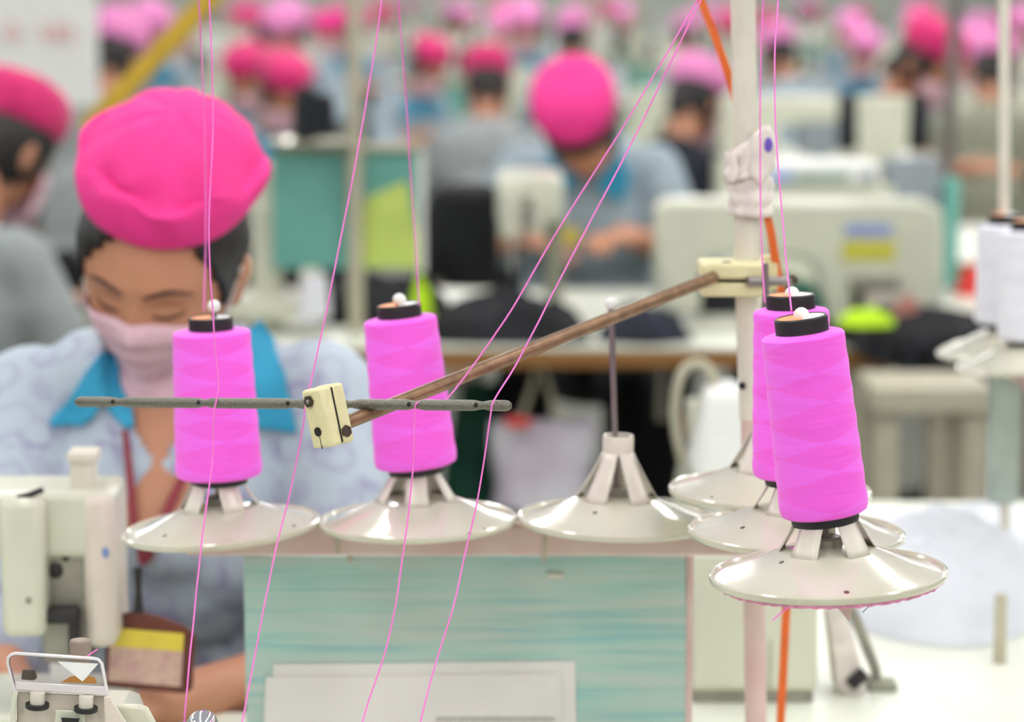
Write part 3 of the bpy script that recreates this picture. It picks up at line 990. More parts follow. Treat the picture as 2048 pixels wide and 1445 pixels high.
# ---- overlock machine with clear shield, front corner
ov = thing('overlock_machine', 'cream overlock machine with a clear raised eye shield and ribbed knob', 'sewing machine', (PY(130, 1440, 1.84).x, 1.86, .76))
Ys = 1.79
def quad_plate(pts, Y0, Y1, mb=None):
    mb = mb or MB()
    A = [PY(x, y, Y0) for x, y in pts]; B = [PY(x, y, Y1) for x, y in pts]
    n = len(pts)
    return mb.add(A + B, [tuple(range(n)), tuple(range(2 * n - 1, n - 1, -1))] + [(i, n + i, n + (i + 1) % n, (i + 1) % n) for i in range(n)])
shp = [(30, 1382), (16, 1326), (17, 1316), (23, 1310), (32, 1308), (186, 1318), (196, 1320), (203, 1327), (215, 1392)]
sh = quad_plate(shp, Ys, Ys + .0018).build('eye_shield', CLEAR, ov)
MB().tube([PY(x, y, Ys + .0009) for x, y in shp], .0013, 10).build('shield_rim', CLEAR_RIM, sh)
MB().tube([PY(x, y, Ys + .014) for x, y in shp], .0009, 8).build('shield_rim', CLEAR_RIM, sh)
quad_plate([(30, 1364), (213, 1374), (215, 1392), (31, 1381)], Ys - .001, Ys + .016).build('shield_ledge', CLEAR_RIM, sh, bevel=.0008)
quad_plate([(115, 1324), (197, 1328), (165, 1364)], Ys - .0006, Ys - .0002).build('white_sticker', WHITE_PL, sh, smooth=False)
quad_plate([(122, 1366), (140, 1354), (152, 1352), (166, 1362), (178, 1352), (190, 1356), (194, 1368)], Ys + .022, Ys + .026).build('orange_label', mat('amber_label', (226, 160, 30), .5), ov)
quad_plate([(45, 1340), (70, 1340), (75, 1356), (68, 1362), (42, 1360)], Ys + .03, Ys + .034).build('looper_catch', NUT, ov, bevel=.001)
pk = PY(161, 1300, 1.845)
rp = []
mb = MB()
rows = []
for z, r in ((-.016, .0072), (.006, .0074), (.0074, .0068), (.0078, .004)):
    rows.append([pk + Vector((r * (1 + .045 * cos(24 * 2 * pi * j / 144)) * cos(2 * pi * j / 144), r * (1 + .045 * cos(24 * 2 * pi * j / 144)) * sin(2 * pi * j / 144), z)) for j in range(144)])
mb.grid(rows, wrap=True); mb.f.append(tuple(range(3 * 144, 4 * 144)))
mb.build('tension_dial', mat('taupe_plastic', (152, 138, 124), .5), ov, angle=80)
quad_plate([(34, 1384), (214, 1393), (216, 1520), (34, 1520)], Ys + .006, Ys + .05).build('front_plate', MACH2, ov, bevel=.001)
quad_plate([(28, 1383), (37, 1384), (31, 1412), (31, 1440), (38, 1452), (38, 1520), (20, 1520), (20, 1440), (23, 1400)], Ys - .006, Ys + .03).build('side_flange', MACH, ov, bevel=.001)
quad_plate([(207, 1394), (220, 1394), (268, 1470), (268, 1530), (212, 1530)], Ys - .002, Ys + .04).build('side_flange', MACH2, ov, bevel=.001)
quad_plate([(110, 1420), (170, 1423), (170, 1520), (108, 1520)], Ys - .003, Ys + .02).build('looper_guard', MACH, ov, bevel=.001)
quad_plate([(122, 1436), (160, 1438), (156, 1446), (158, 1455), (126, 1455)], Ys - .006, Ys - .002).build('feed_slot', BLACK_PL, ov)
quad_plate([(226, 1408), (282, 1409), (296, 1415), (320, 1460), (330, 1740), (226, 1740)], Ys + .05, Ys + .075).build('cover', MACH, ov, bevel=.004)
for px, py in ((75, 1400), (172, 1407)):
    c1 = PY(px, py, Ys - .004)
    tilt = Matrix.Translation(c1) @ RM(0, 3, 0)
    s = MB().lathe([(0, -.0046), (.0062, -.0046), (.0078, -.004), (.0078, -.0032), (.0052, -.003), (.0052, .005), (0, .005)], 32, tilt)
    o = s.build('screw_post', ENAMEL_P, ov)
    MB().lathe([(0, -.0066), (.0076, -.0064), (.0084, -.0056), (.0084, -.0028), (0, -.0028)], 32, tilt).build('screw_head', BLACK_PL, o)
p, q = PY(20, 1500, 1.82), PY(236, 1500, 1.82)
MB().box(((p.x + q.x) / 2, 1.885, .8425), (q.x - p.x, .15, .165)).build('body', MACH, ov, bevel=.01)
MB().ell(PY(405, 1452, 1.86), (.0118, .0118, .0118), 28).build('chrome_ball', CHROME, ov)
MB().tube([PY(405, 1470, 1.86), (PY(405, 1470, 1.86).x, 1.86, .80)], .004, 12).build('ball_post', CHROME, ov)
MB().box((PY(390, 1500, 1.86).x - .03, 1.88, .785), (.16, .12, .05)).build('front_bed', MACH, ov, bevel=.006)
tag(MB().tube(spline([PY(172, 1316, 1.83), PY(182, 1308, 1.83), PY(195, 1300, 1.83)], 5), .0005, 6).build('loose_thread', PINK_STRAND), 'short pink thread end sticking up by the ribbed knob', 'thread')

# ---- neighbour's stand with white cones at the edge
ns = thing('thread_stand', 'grey thread stand with white cones at the edge beside the neon cloth', 'thread stand', (PY(2012, 1180, 2.95).x, 2.95, .76))
ptop, pbot = PY(2008, -100, 2.97), PY(2010, 1180, 2.97)
MB().tube([ptop, (pbot.x, 2.97, .76)], .0065, 14).build('pole', POLE, ns)
px_box(1978, 2044, 745, 1010, 2.955, 2.985).build('post_sleeve', mat('grey_green_sleeve', (164, 176, 168), .4), ns, bevel=.004)
nc = []
for (px, py, Yd, tl) in ((2022, 690, 2.95, 9), (2068, 722, 2.85, 7)):
    cc = PY(px, py, Yd)
    M = Matrix.Translation(cc) @ RM(0, -tl, 0)
    d = MB().lathe(dish_prof, 64, M, closed=True).build('cone_dish', ENAMEL, ns)
    MB().lathe([(0, .019), (.02, .019), (.016, .032), (0, .032)], 24, M).build('hub', MACH_D, d)
    nc.append(M)
bx = PY(2035, 730, 2.91)
MB().box((bx.x, 2.91, bx.z - .006), (.02, .2, .018)).build('beam', PINK_DUST, ns)
cone('white thread cone on the edge stand, the one further back', (2010, 655), (2010, 428), 2.95, .0345, .031, 'white cones on the edge stand', wound=WHITE_WOUND)
cone('white thread cone on the edge stand, the one in front', (2058, 688), (2056, 440), 2.85, .035, .031, 'white cones on the edge stand', wound=WHITE_WOUND)

# ------------------------------------------------------------------ second sewing table
Z2 = .76
make_table('sewing_table', 'white topped table with a brown edge behind the pink cones', -.56, .76, 5.10, 6.12)
make_table('sewing_table', 'brown edged table under the cream machine with a yellow sticker', .78, 2.0, 5.10, 6.12)
px_box(1745, 1980, 828, 868, 5.14, 5.19).build('leg_brace', LEG, None)
bpy.data.objects['leg_brace'].name = 'steel_brace'
o = bpy.data.objects['steel_brace']; tag(o, 'beige steel brace between table legs under the black cloth', 'brace')
bpy.data.objects.remove(o)

def lockstitch(name, label, x, Yc, z=.76, flip=1, s=1.0, group=None):
    """a flat bed sewing machine from behind: arm along x, column at +x (flip -1: at -x)"""
    t = thing(name, label, 'sewing machine', (0, 0, 0), group=group)
    f = flip
    MB().box((0, 0, .012), (.50, .18, .024)).build('bed', MACH, t, bevel=.006)
    mb = MB()
    prof = [(-.235, .15), (-.235, .262), (-.22, .285), (.20, .285), (.235, .265), (.24, .22), (.24, .024), (.10, .024), (.095, .13), (.075, .158), (-.10, .165), (-.14, .15)]
    mb.prism([(f * a, b) for a, b in prof], -.05, .055)
    mb.build('arm', MACH, t, bevel=.012)
    MB().box((f * -.20, 0, .165), (.085, .09, .21)).build('head', MACH, t, bevel=.01)
    MB().tube([(f * -.2, 0, .07), (f * -.2, 0, .026)], .006, 10).build('presser_bar', CHROME, t)
    M = Matrix.Translation((f * .245, 0, .2)) @ Matrix.Rotation(radians(90), 4, 'Y')
    MB().lathe([(0, -.012), (.045, -.012), (.05, -.004), (.05, .02), (.04, .026), (0, .026)], 28, M).build('handwheel', BLACK_PL, t)
    MB().box((f * .02, -.051, .23), (.14, .003, .03)).build('name_plate', WHITE_PL, t)
    t.location = (x, Yc, z); t.scale = (s, s, s)
    return t
# the big machine in the middle distance
bm_x = (PY(1312, 500, 5.32).x + PY(1888, 500, 5.32).x) / 2
big = thing('sewing_machine', 'large cream sewing machine with blue and yellow stickers behind the pole', 'sewing machine', (bm_x, 5.36, Z2))
def pp(pts): return [(PY(x, y, 5.32).x, PY(x, y, 5.32).z) for x, y in pts]
MB().prism(pp([(1312, 412), (1340, 402), (1850, 402), (1886, 420), (1890, 470), (1885, 668), (1640, 668), (1640, 560), (1622, 528), (1585, 514), (1425, 520), (1402, 545), (1402, 628), (1312, 628)]), 5.32, 5.44).build('arm', MACH, big, bevel=.012)
z_ = PY(1500, 668, 5.32).z
MB().box((bm_x, 5.39, (z_ + Z2) / 2 + .004), (.60, .2, max(z_ - Z2, .02) + .008)).build('bed', MACH, big, bevel=.006)
px_box(1690, 1784, 448, 474, 5.3165, 5.32).build('blue_sticker', mat('blue_sticker_ink', (150, 164, 214), .5), big)
px_box(1686, 1790, 482, 522, 5.3165, 5.32).build('yellow_sticker', mat('yellow_sticker_ink', (206, 200, 74), .5), big)
px_box(1700, 1800, 552, 580, 5.305, 5.32).build('cover_plate', MACH_D, big, bevel=.003)
px_box(1704, 1726, 575, 650, 5.305, 5.32).build('lever', NUT, big, bevel=.003)
px_box(1738, 1790, 585, 650, 5.312, 5.32).build('side_plate', MACH2, big, bevel=.002)
px_box(1338, 1378, 600, 660, 5.35, 5.38).build('presser_bar', CHROME, big)
# small machine head near the second woman
sm = thing('sewing_machine', 'cream sewing machine head end-on in front of the bent worker in the blue collar', 'sewing machine', (PY(1062, 500, 5.45).x, 5.45, Z2))
px_box(994, 1128, 352, 450, 5.38, 5.62).build('arm', MACH, sm, bevel=.016)
px_box(1000, 1042, 380, 478, 5.365, 5.44).build('face_cover', MACH, sm, bevel=.008)
px_box(1046, 1064, 395, 480, 5.372, 5.44).build('recess', MACH_D, sm, bevel=.002)
px_box(1066, 1090, 390, 470, 5.366, 5.44).build('end_cover', MACH, sm, bevel=.004)
px_box(1092, 1126, 400, 600, 5.42, 5.60).build('column', OLIVE, sm, bevel=.006)
e = PY(1060, 600, 5.5)
MB().box((e.x, 5.5, .772), (.16, .26, .024)).build('bed', MACH, sm, bevel=.004)
px_box(1020, 1030, 470, 592, 5.40, 5.412).build('needle_bar', CHROME, sm)

# teal board of that line with pole, lime paper, neon cloth
tb = thing('thread_stand', 'beige pole stand with teal board and dishes in the middle distance', 'thread stand', (PY(712, 560, 5.3).x, 5.3, Z2))
pb = PY(712, 600, 5.3)
MB().tube([(PY(706, -60, 5.3).x, 5.3, PY(706, -60, 5.3).z), (pb.x, 5.3, Z2)], .0155, 16).build('pole', LEG, tb)
px_box(546, 846, 302, 538, 5.325, 5.333).build('board', TEALB, tb)
px_box(548, 850, 286, 303, 5.31, 5.34).build('beam', LEG, tb, bevel=.003)
px_box(838, 849, 300, 545, 5.318, 5.336).build('edge_strip', WHITE_PL, tb)
for px in (576, 655):
    MB().lathe(dish_prof, 40, Matrix.Translation(PY(px, 288, 5.3) + Vector((0, 0, .004))) @ Matrix.Scale(.62, 4), closed=True).build('cone_dish', ENAMEL, tb)
px_box(600, 640, 540, 640, 5.26, 5.32).build('base_clamp', MACH, tb, bevel=.006)
q = quad_plate([(735, 395), (812, 362), (836, 470), (838, 536), (724, 536), (722, 430)], 5.316, 5.32).build('notice_sheet', LIME)
tag(q, 'yellow-green paper sheet on the teal board behind the pink cones', 'paper')
def small_cone(name, label, px, py, Y, h, rb, rt, m, group):
    b = PY(px, py, Y)
    t = thing(name, label, 'thread cone', b, group=group)
    MB().lathe([(0, .004), (rb - .002, .004), (rb, .008), (rt, h - .01), (rt - .002, h - .008), (0, h - .008)], 32, Matrix.Translation(b)).build('wound_thread', m, t)
    MB().lathe([(0, 0), (rt * .7, 0), (rt * .62, h), (0, h)], 24, Matrix.Translation(b)).build('tube', BLACK_PL, t)
    return t
small_cone('thread_cone', 'navy thread cone over the teal board, beside the red blurred cap', 612, 286, 5.3, .115, .030, .024, NAVY_WOUND, 'navy cones over the teal board')
small_cone('thread_cone', 'navy thread cone over the teal board, beside the beige pole', 650, 286, 5.3, .10, .024, .02, NAVY_WOUND, 'navy cones over the teal board')
small_cone('thread_cone', 'white thread cone standing on the table below the teal board', 628, 640, 5.28, .10, .034, .028, WHITE_WOUND, None)
pile('cloth_heap', 'neon yellow cloth on the table beside the yellow-green paper', 'cloth', (PY(842, 560, 5.29).x, 5.27, Z2), .03, .035, .15, NEON, seed=3)
# pale machine column left of the teal board
lm = thing('sewing_machine', 'cream sewing machine partly hidden behind the masked woman\'s ear', 'sewing machine', (PY(545, 640, 5.0).x, 5.4, Z2))
px_box(505, 560, 405, 690, 5.36, 5.46).build('column', MACH, lm, bevel=.01)
px_box(380, 600, 330, 420, 5.37, 5.45).build('arm', MACH, lm, bevel=.012)
px_box(578, 640, 345, 520, 5.345, 5.44).build('motor', MACH_D, lm, bevel=.01)
px_box(400, 640, 600, 640, 5.3, 5.5).build('bed', MACH, lm, bevel=.004)

# heaps of dark cloth along that table
def heap(px, py, Y, rx, ry, h, m, seed, label, name='cloth_heap', group=None, folds=1.0):
    p = PY(px, py, Y)
    return pile(name, label, 'cloth', (p.x, Y, Z2), rx, ry, h, m, seed, group=group, folds=folds)
heap(765, 600, 5.62, .15, .2, .10, BLACKC, 1, 'black cloth heap on the table below the teal board')
o = px_box(856, 998, 378, 566, 5.62, 5.85).build('cloth_stack', BLACKC, bevel=.03)
tag(o, 'tall stack of black cloth between the teal board and a small cream machine', 'cloth')
heap(1010, 600, 5.24, .19, .11, .10, BLACKC, 5, 'long low black cloth heap crossed by the two slanting pink strands', folds=1.3)
heap(1285, 600, 5.24, .10, .11, .075, NAVY, 8, 'navy cloth spread under the bent worker\'s hands')
heap(1420, 600, 5.64, .12, .12, .10, BLACKC, 9, 'black cloth heap under the large cream machine')
heap(1590, 640, 5.30, .08, .1, .13, GREENC, 10, 'dark green cloth under the arm of the large cream machine')
heap(1950, 570, 6.0, .05, .05, .075, REDC, 12, 'small red cloth lying beside the white cones')
heap(1800, 700, 5.10, .0, .0, .0, BLACKC, 12, 'x') if False else None
bk = pile('cloth_heap', 'black cloth heap sagging over the table edge beside the white cones', 'cloth', (PY(1850, 730, 5.2).x, 5.22, .762), .22, .16, .07, BLACKC, 13)
dr = MB()
rows = []
for i in range(22):
    t = i / 21
    row = []
    for j in range(40):
        s = j / 39
        x = PY(1700 + 300 * s, 700, 5.07).x
        lim = 690 + 34 * sin(pi * s) + 60 * max(0, 1 - abs(s - .55) * 2.2) + 12 * sin(s * 17)
        zt_ = .80
        zb_ = PY(1800, lim, 5.07).z
        yy = 5.075 + .012 * sin(s * 40 + t * 2) - .02 * t
        row.append(Vector((x, yy if t > .08 else 5.14, zt_ + (zb_ - zt_) * t)))
    rows.append(row)
o = dr.grid(rows).build('cloth_drape', BLACKC, None, solid=.008, angle=80)
tag(o, 'black cloth hanging over the table edge under the neon trimming', 'cloth')
nn_ = pile('cloth_heap', 'neon yellow and pink trimming on the black cloth beside the sharp cone', 'cloth', (PY(1742, 690, 5.06).x, 5.14, .80), .060, .05, .035, NEON, 15)
tag(quad_plate([(1790, 610), (1822, 585), (1842, 620), (1832, 690), (1800, 700), (1775, 670)], 5.16, 5.18).build('printed_pouch', mat('pink_brown_print', (214, 170, 168), .8, rgb2=(168, 88, 70), scale=22), bevel=.004), 'pink and brown printed pouch standing on the black cloth', 'pouch')
tag(px_box(1688, 1722, 628, 745, 4.9, 4.94).build('plastic_bottle', WHITE_PL, bevel=.015), 'white plastic bottle half hidden behind the sharp pink cone', 'bottle') if False else None

# under the second table
def under(name, label, cat, x0, x1, ya, yb, Y0, dy, m, bev=.02):
    p, q = PY(x0, yb, Y0), PY(x1, ya, Y0)
    o = MB().box(((p.x + q.x) / 2, Y0 + dy / 2, (p.z + q.z) / 2), (q.x - p.x, dy, q.z - p.z)).build(name, m, bevel=bev)
    return tag(o, label, cat)
lp = PY(1080, 900, 5.3)
bag = thing('shopping_bag', 'white printed bag with red trim hung under the brown table edge', 'bag', (PY(1085, 1010, 5.2).x, 5.2, PY(1085, 1010, 5.2).z))
rows = []
for i in range(14):
    t = i / 13
    row = []
    for j in range(40):
        a = 2 * pi * j / 40
        xx = PY(985 + 203 * (.5 + .5 * (abs(cos(a)) ** .6) * (1 if cos(a) > 0 else -1) * (1 - .06 * sin(t * 6))), 900, 5.2).x
        row.append(Vector((xx, 5.2 + .06 * sin(a) * (1 - .5 * t), PY(0, 1012 - 170 * t, 5.2).z + .006 * sin(5 * a + t * 4))))
    rows.append(row)
mb = MB().grid(rows, wrap=True); mb.f.append(tuple(range(39, -1, -1)))
mb.build('sack', mat('white_print_sack', (206, 204, 212), .8, rgb2=(186, 176, 190), scale=9), bag, angle=80)
MB().tube(spline([PY(1040, 845, 5.2), PY(1062, 780, 5.2), (PY(1080, 720, 5.2).x, 5.2, .722), PY(1098, 780, 5.2), PY(1120, 845, 5.2)], 8), .006, 8).build('handle', LEG, bag)
px_box(1010, 1062, 838, 856, 5.13, 5.15).build('red_trim', REDC, bag, bevel=.004)
pile('cloth_heap', 'dark green cloth bundle on the floor under the brown table edge', 'cloth', (PY(945, 900, 5.5).x, 5.5, 0), .1, .12, .66, GREENC, 21)
gx = 0
for k, (px, w_, hgt) in enumerate(((790, .14, .6), (1010, .16, .62), (1165, .15, .6), (1300, .16, .56), (600, .14, .6))):
    pile('cloth_bundle', ['tall black bundle of cloth on the floor behind the second pink cone', 'black bundle of cloth on the floor behind the white bag', 'black bundle of cloth on the floor behind the empty spindle', 'black bundle of cloth on the floor behind the white iron', 'black bundle of cloth on the floor below the teal board'][k], 'cloth', (PY(px, 900, 5.75).x, (5.40, 5.70)[k % 2], 0), w_ * .85, .135, hgt, BLACKC, 30 + k)
pile('cloth_bundle', 'dark bundle on the floor between the table legs under the neon trimming', 'cloth', (PY(1880, 900, 5.6).x, 5.62, 0), .16, .16, .52, BLACKC, 41)
st_ = thing('metal_stool', 'beige metal stool under the black hanging cloth', 'stool', (PY(1860, 900, 4.75).x, 4.75, 0))
q0_, q1_ = PY(1742, 800, 4.7), PY(1985, 800, 4.7)
MB().box(((q0_.x + q1_.x) / 2, 4.79, q0_.z), (q1_.x - q0_.x, .22, .05)).build('seat', LEG, st_, bevel=.006)
for x in (q0_.x + .03, q1_.x - .03):
    for yy in (4.71, 4.87):
        MB().box((x, yy, (q0_.z - .02) / 2), (.042, .03, q0_.z - .02)).build('leg', LEG, st_)

# beyond: control box, machine, black cones
def bg_box(name, label, cat, x0, x1, ya, yb, Y0, dy, m, bev=.01):
    o = px_box(x0, x1, ya, yb, Y0, Y0 + dy).build(name, m, bevel=bev)
    return tag(o, label, cat)
cb = thing('control_box', 'white control box with a green display above the large cream machine', 'control box', (PY(1650, 400, 6.0).x, 6.0, PY(1650, 405, 6.0).z))
px_box(1530, 1762, 325, 372, 5.96, 6.10).build('panel', WHITE_PL, cb, bevel=.01)
px_box(1588, 1700, 345, 361, 5.955, 5.97).build('display', mat('grey_green_display', (132, 156, 142), .4), cb)
px_box(1540, 1584, 340, 364, 5.955, 5.97).build('blue_label', mat('blue_label_ink', (158, 178, 226), .5), cb)
px_box(1722, 1748, 342, 364, 5.955, 5.97).build('keypad', GREYC, cb)
p_, q_ = PY(1530, 400, 5.99), PY(1790, 372, 5.99)
MB().box(((p_.x + q_.x) / 2, 6.04, (q_.z + .76) / 2), (q_.x - p_.x, .10, q_.z - .76)).build('casing', MACH, cb, bevel=.008)
gb_ = bg_box('grey_box', 'grey box with a teal side between the control box and the white cones', 'box', 1772, 1884, 318, 560, 6.0, .1, GREYC)
bg_box('teal_post', 'teal upright board edge beside the grey box', 'board', 1886, 1922, 355, 580, 5.98, .06, TEALB)
m8 = thing('sewing_machine', 'cream sewing machine carrying two black cones beyond the control box', 'sewing machine', (PY(1640, 300, 7.6).x, 7.6, .76))
px_box(1446, 1836, 195, 250, 7.55, 7.7).build('arm', MACH, m8, bevel=.012)
px_box(1446, 1560, 240, 330, 7.55, 7.7).build('head', MACH, m8, bevel=.012)
px_box(1700, 1836, 240, 330, 7.55, 7.7).build('column', MACH, m8, bevel=.012)
px_box(1600, 1690, 250, 310, 7.53, 7.68).build('motor', GREYC, m8, bevel=.01)
px_box(1440, 1840, 325, 467, 7.5, 7.75).build('bed', MACH, m8, bevel=.004)
ds = thing('thread_stand', 'low stand with white dishes under two black cones', 'thread stand', (PY(1765, 315, 6.9).x, 6.9, .76))
p_, q_ = PY(1690, 330, 6.9), PY(1840, 316, 6.9)
MB().box(((p_.x + q_.x) / 2, 6.9, p_.z), (q_.x - p_.x, .02, .02)).build('beam', LEG, ds)
MB().box(((p_.x + q_.x) / 2, 6.9, (p_.z + .76) / 2), (.02, .02, p_.z - .76)).build('post', LEG, ds)
for px in (1694, 1836):
    MB().lathe(dish_prof, 40, Matrix.Translation(PY(px, 312, 6.9)) @ Matrix.Scale(.6, 4), closed=True).build('cone_dish', ENAMEL, ds)
small_cone('thread_cone', 'black thread cone on a white dish over the control box display', 1694, 300, 6.9, .152, .029, .023, NAVY_WOUND, 'black cones on the low stand')
small_cone('thread_cone', 'black thread cone on a white dish over the grey box', 1836, 300, 6.9, .152, .029, .023, NAVY_WOUND, 'black cones on the low stand')
make_table('sewing_table', 'white topped table under the machine that carries two black cones', .3, 1.6, 6.75, 7.8)

rg = thing('steel_pole', 'grey upright steel pole between the grey box and the white cones', 'pole', (PY(1900, 500, 6.45).x, 6.45, 0))
p_ = PY(1915, 0, 6.45)
MB().tube([(p_.x - .03, 6.45, .0), (p_.x, 6.45, p_.z + .3)], .016, 14).build('tube', SPIND, rg)
MB().lathe([(0, 0), (.06, 0), (.06, .012), (0, .012)], 20, Matrix.Translation((p_.x - .03, 6.45, 0))).build('foot', NUT, rg)
pile('cloth_heap', 'small blue cloth on the table behind the large cream machine', 'cloth', (PY(1400, 400, 5.9).x, 5.92, Z2), .06, .08, .22, BLUEC, 61)
# notice board and yellow rail, upper corner
nb = thing('notice_board', 'white notice board with faint red lettering behind the worker at the edge', 'notice board', (PY(95, 200, 8.2).x, 8.2, 0))
px_box(-60, 190, -60, 212, 8.2, 8.23).build('sheet', WHITE_PL, nb)
for x0, x1, kind in ((8, 42, 0), (82, 112, 1), (116, 146, 2)):
    mb = MB()
    p, q = PY(x0, 84, 8.195), PY(x1, 46, 8.195)
    cx, cz_, rx, rz = (p.x + q.x) / 2, (p.z + q.z) / 2, (q.x - p.x) / 2, (q.z - p.z) / 2
    a0_, a1_ = ((.5, 2 * pi + .1), (pi, 2 * pi), (-.3, pi + .3))[kind]
    arc = [Vector((cx + rx * .8 * cos(a0_ + (a1_ - a0_) * i / 16), 8.196, cz_ + rz * .8 * sin(a0_ + (a1_ - a0_) * i / 16))) for i in range(17)]
    if kind: arc = [arc[0] + Vector((0, 0, rz * (1 if kind == 1 else -1)))] + arc + [arc[-1] + Vector((0, 0, rz * (1 if kind == 1 else -1)))]
    mb.tube(arc, .006, 8)
    mb.build('red_letter', mat('faded_red_ink', (232, 178, 178), .8), nb)
for px in (-40, 176):
    p = PY(px, 212, 8.24)
    MB().box((p.x, 8.245, (p.z + .1) / 2), (.03, .03, p.z + .1)).build('post', LEG, nb)
yr = thing('yellow_rail', 'sloping yellow steel rail behind the masked woman\'s cap', 'rail', (PY(170, 262, 4.75).x, 4.75, 0))
pa, pb_ = PY(172, 262, 4.75), PY(455, -40, 4.75)
Lr = (pb_ - pa).length
R_ = (pb_ - pa).to_track_quat('X', 'Z').to_matrix()
MB().box((pa + pb_) / 2, (Lr, .03, .036), R=R_).build('bar', YBEAM, yr, bevel=.003)
MB().box((pa.x + .004, 4.78, pa.z / 2), (.03, .025, pa.z)).build('leg', OLIVE, yr)

# ------------------------------------------------------------------ people
def head_base(a=.076, b=.096, c=.118, features=True, n=96, h=64, grow=1.0):
    """a head in its own frame: x across, -y the face, z up, eyes at z = 0"""
    vs, fs = [], []
    def shape(th, ph):
        dx, dy, dz = sin(th) * sin(ph), -sin(th) * cos(ph), cos(th)
        x, y, z = a * dx, b * dy, c * dz
        if z > 0:
            k = 1 + .10 * sin(pi * min(z / c, 1)); x *= k; y *= k
        t = max(0.0, -z / c)
        x *= 1 - .30 * t ** 1.5
        if y > 0: y *= 1 - .40 * t
        else: y *= 1 - .06 * t
        x *= grow; y *= grow; z *= grow
        if features and y < 0:
            ax = abs(x)
            g = lambda u, s: exp(-(u / s) ** 2)
            y -= .020 * g(x, .012) * g(z + .034, .012) + .009 * g(x, .009) * g(z + .010, .020)
            y += .0085 * g(ax - .032, .016) * g(z + .001, .011)
            y -= .0045 * g(ax - .032, .012) * g(z + .003, .007)
            y -= .0045 * g(ax - .030, .026) * g(z - .023, .009)
            y -= .006 * g(ax - .044, .020) * g(z + .036, .02)
            y -= .007 * g(x, .022) * g(z + .066, .010) - .003 * g(x, .02) * g(z + .066, .002)
            y -= .008 * g(x, .018) * g(z + .100, .014)
        return Vector((x, y, z))
    vs.append(shape(0.0001, 0))
    for i in range(1, h):
        for j in range(n):
            vs.append(shape(pi * i / h, 2 * pi * j / n))
    vs.append(shape(pi - .0001, 0))
    for j in range(n):
        fs.append((0, 1 + j, 1 + (j + 1) % n))
        for i in range(h - 2):
            p = 1 + i * n
            fs.append((p + j, p + n + j, p + n + (j + 1) % n, p + (j + 1) % n))
        p = 1 + (h - 2) * n
        fs.append((p + j, len(vs) - 1, p + (j + 1) % n))
    return vs, fs

def ear(mb, M, side):
    T = M @ Matrix.Translation((side * .079, .012, -.008)) @ RM(0, side * 14, side * -22)
    mb.ell((0, 0, 0), (.009, .018, .031), 18, T)
    mb.ell((side * .004, -.002, -.024), (.007, .010, .011), 12, T)

def cap_rings(M, prof, lump=.0, seed=0, n=72):
    rows = []
    for k, (rx, ry, z, yo, wav) in enumerate(prof):
        row = []
        for j in range(n):
            a = 2 * pi * j / n
            d = 1 + lump * wav * noise.noise(Vector((cos(a) * 2.3, sin(a) * 2.3, k * .35 + seed)))
            zz = z + lump * .05 * wav * noise.noise(Vector((cos(a) * 3.1, sin(a) * 3.1, 9 + k * .3 + seed)))
            row.append(M @ Vector((rx * d * cos(a), yo + ry * d * sin(a), zz)))
        rows.append(row)
    return rows

# ---- the masked woman
WY = 2.70
hc = PY(327, 528, 2.73)
HM = Matrix.Translation(hc) @ RM(0, 5.5, 0) @ RM(23, 0, 0) @ RM(0, 0, -9)
woman = thing('person', 'woman in a bright pink cap and pale pink face mask sewing with lowered eyes', 'person', (PY(340, 1300, 2.95).x, 2.95, 0))
core = MB()
hv, hf = head_base(.080, .099, .125)
core.add(hv, hf, HM)
for s in (-1, 1):
    ear(core, HM, s)
nbase = PY(325, 800, 2.80)
chin_in = HM @ Vector((0, .035, -.075))
core.capsule(HM @ Vector((0, .045, -.04)), nbase, .052, .056)
shL, shR = PY(62, 812, 2.80), PY(640, 800, 2.80)
core.capsule(shL, shR, .050, .050)
core.capsule(nbase, PY(335, 1000, 2.80), .07, .12)
core.ell(PY(340, 1000, 2.80), (.135, .082, .15))
core.ell((PY(345, 1200, 2.84).x, 2.87, .80), (.125, .085, .22))
hip = Vector((PY(345, 1200, 2.9).x, 2.95, .53))
core.ell(hip, (.15, .12, .12))
elL, elR = PY(-40, 1270, 2.62), PY(745, 1305, 2.66)
wrL, wrR = PY(40, 1425, 2.46), PY(320, 1412, 2.44)
core.capsule(shL, elL, .043, .036); core.capsule(elL, wrL, .036, .025)
core.capsule(shR, elR, .043, .036); core.capsule(elR, wrR, .037, .026)
def hand(mb, w, d, up, side):
    """palm, four unequal bent fingers and a thumb; d forward, up the back of the hand"""
    d = d.normalized(); x = d.cross(up).normalized(); u = x.cross(d)
    pc = w + d * .045
    B = Matrix((x, d, u)).transposed()
    mb.ell(pc, (.038, .05, .015), 16, None, B)
    for k, L in enumerate((.068, .076, .070, .054)):
        o = (k - 1.5) * .0195
        p0 = w + d * .078 + x * o
        p1 = p0 + d * L * .5 + u * .003 + x * o * .12
        p2 = p1 + (d * .75 - u * .6) * L * .32
        p3 = p2 + (d * .45 - u * .85) * L * .24
        mb.capsule(p0 - d * .02, p1, .0092, .0086, 10); mb.capsule(p1, p2, .0086, .008, 10); mb.capsule(p2, p3, .008, .0066, 10)
    t0 = w + d * .022 + x * side * .024
    t1 = t0 + (d * .6 + x * side * .75) * .034
    t2 = t1 + (d * .95 + x * side * .1 - u * .2) * .03
    mb.capsule(t0, t1, .0125, .0105, 10); mb.capsule(t1, t2, .0102, .0078, 10)
hand(core, wrL, Vector((.75, -.6, -.1)), Vector((0, 0, 1)), -1)
hand(core, wrR, Vector((-.85, -.45, -.06)), Vector((0, 0, 1)), 1)
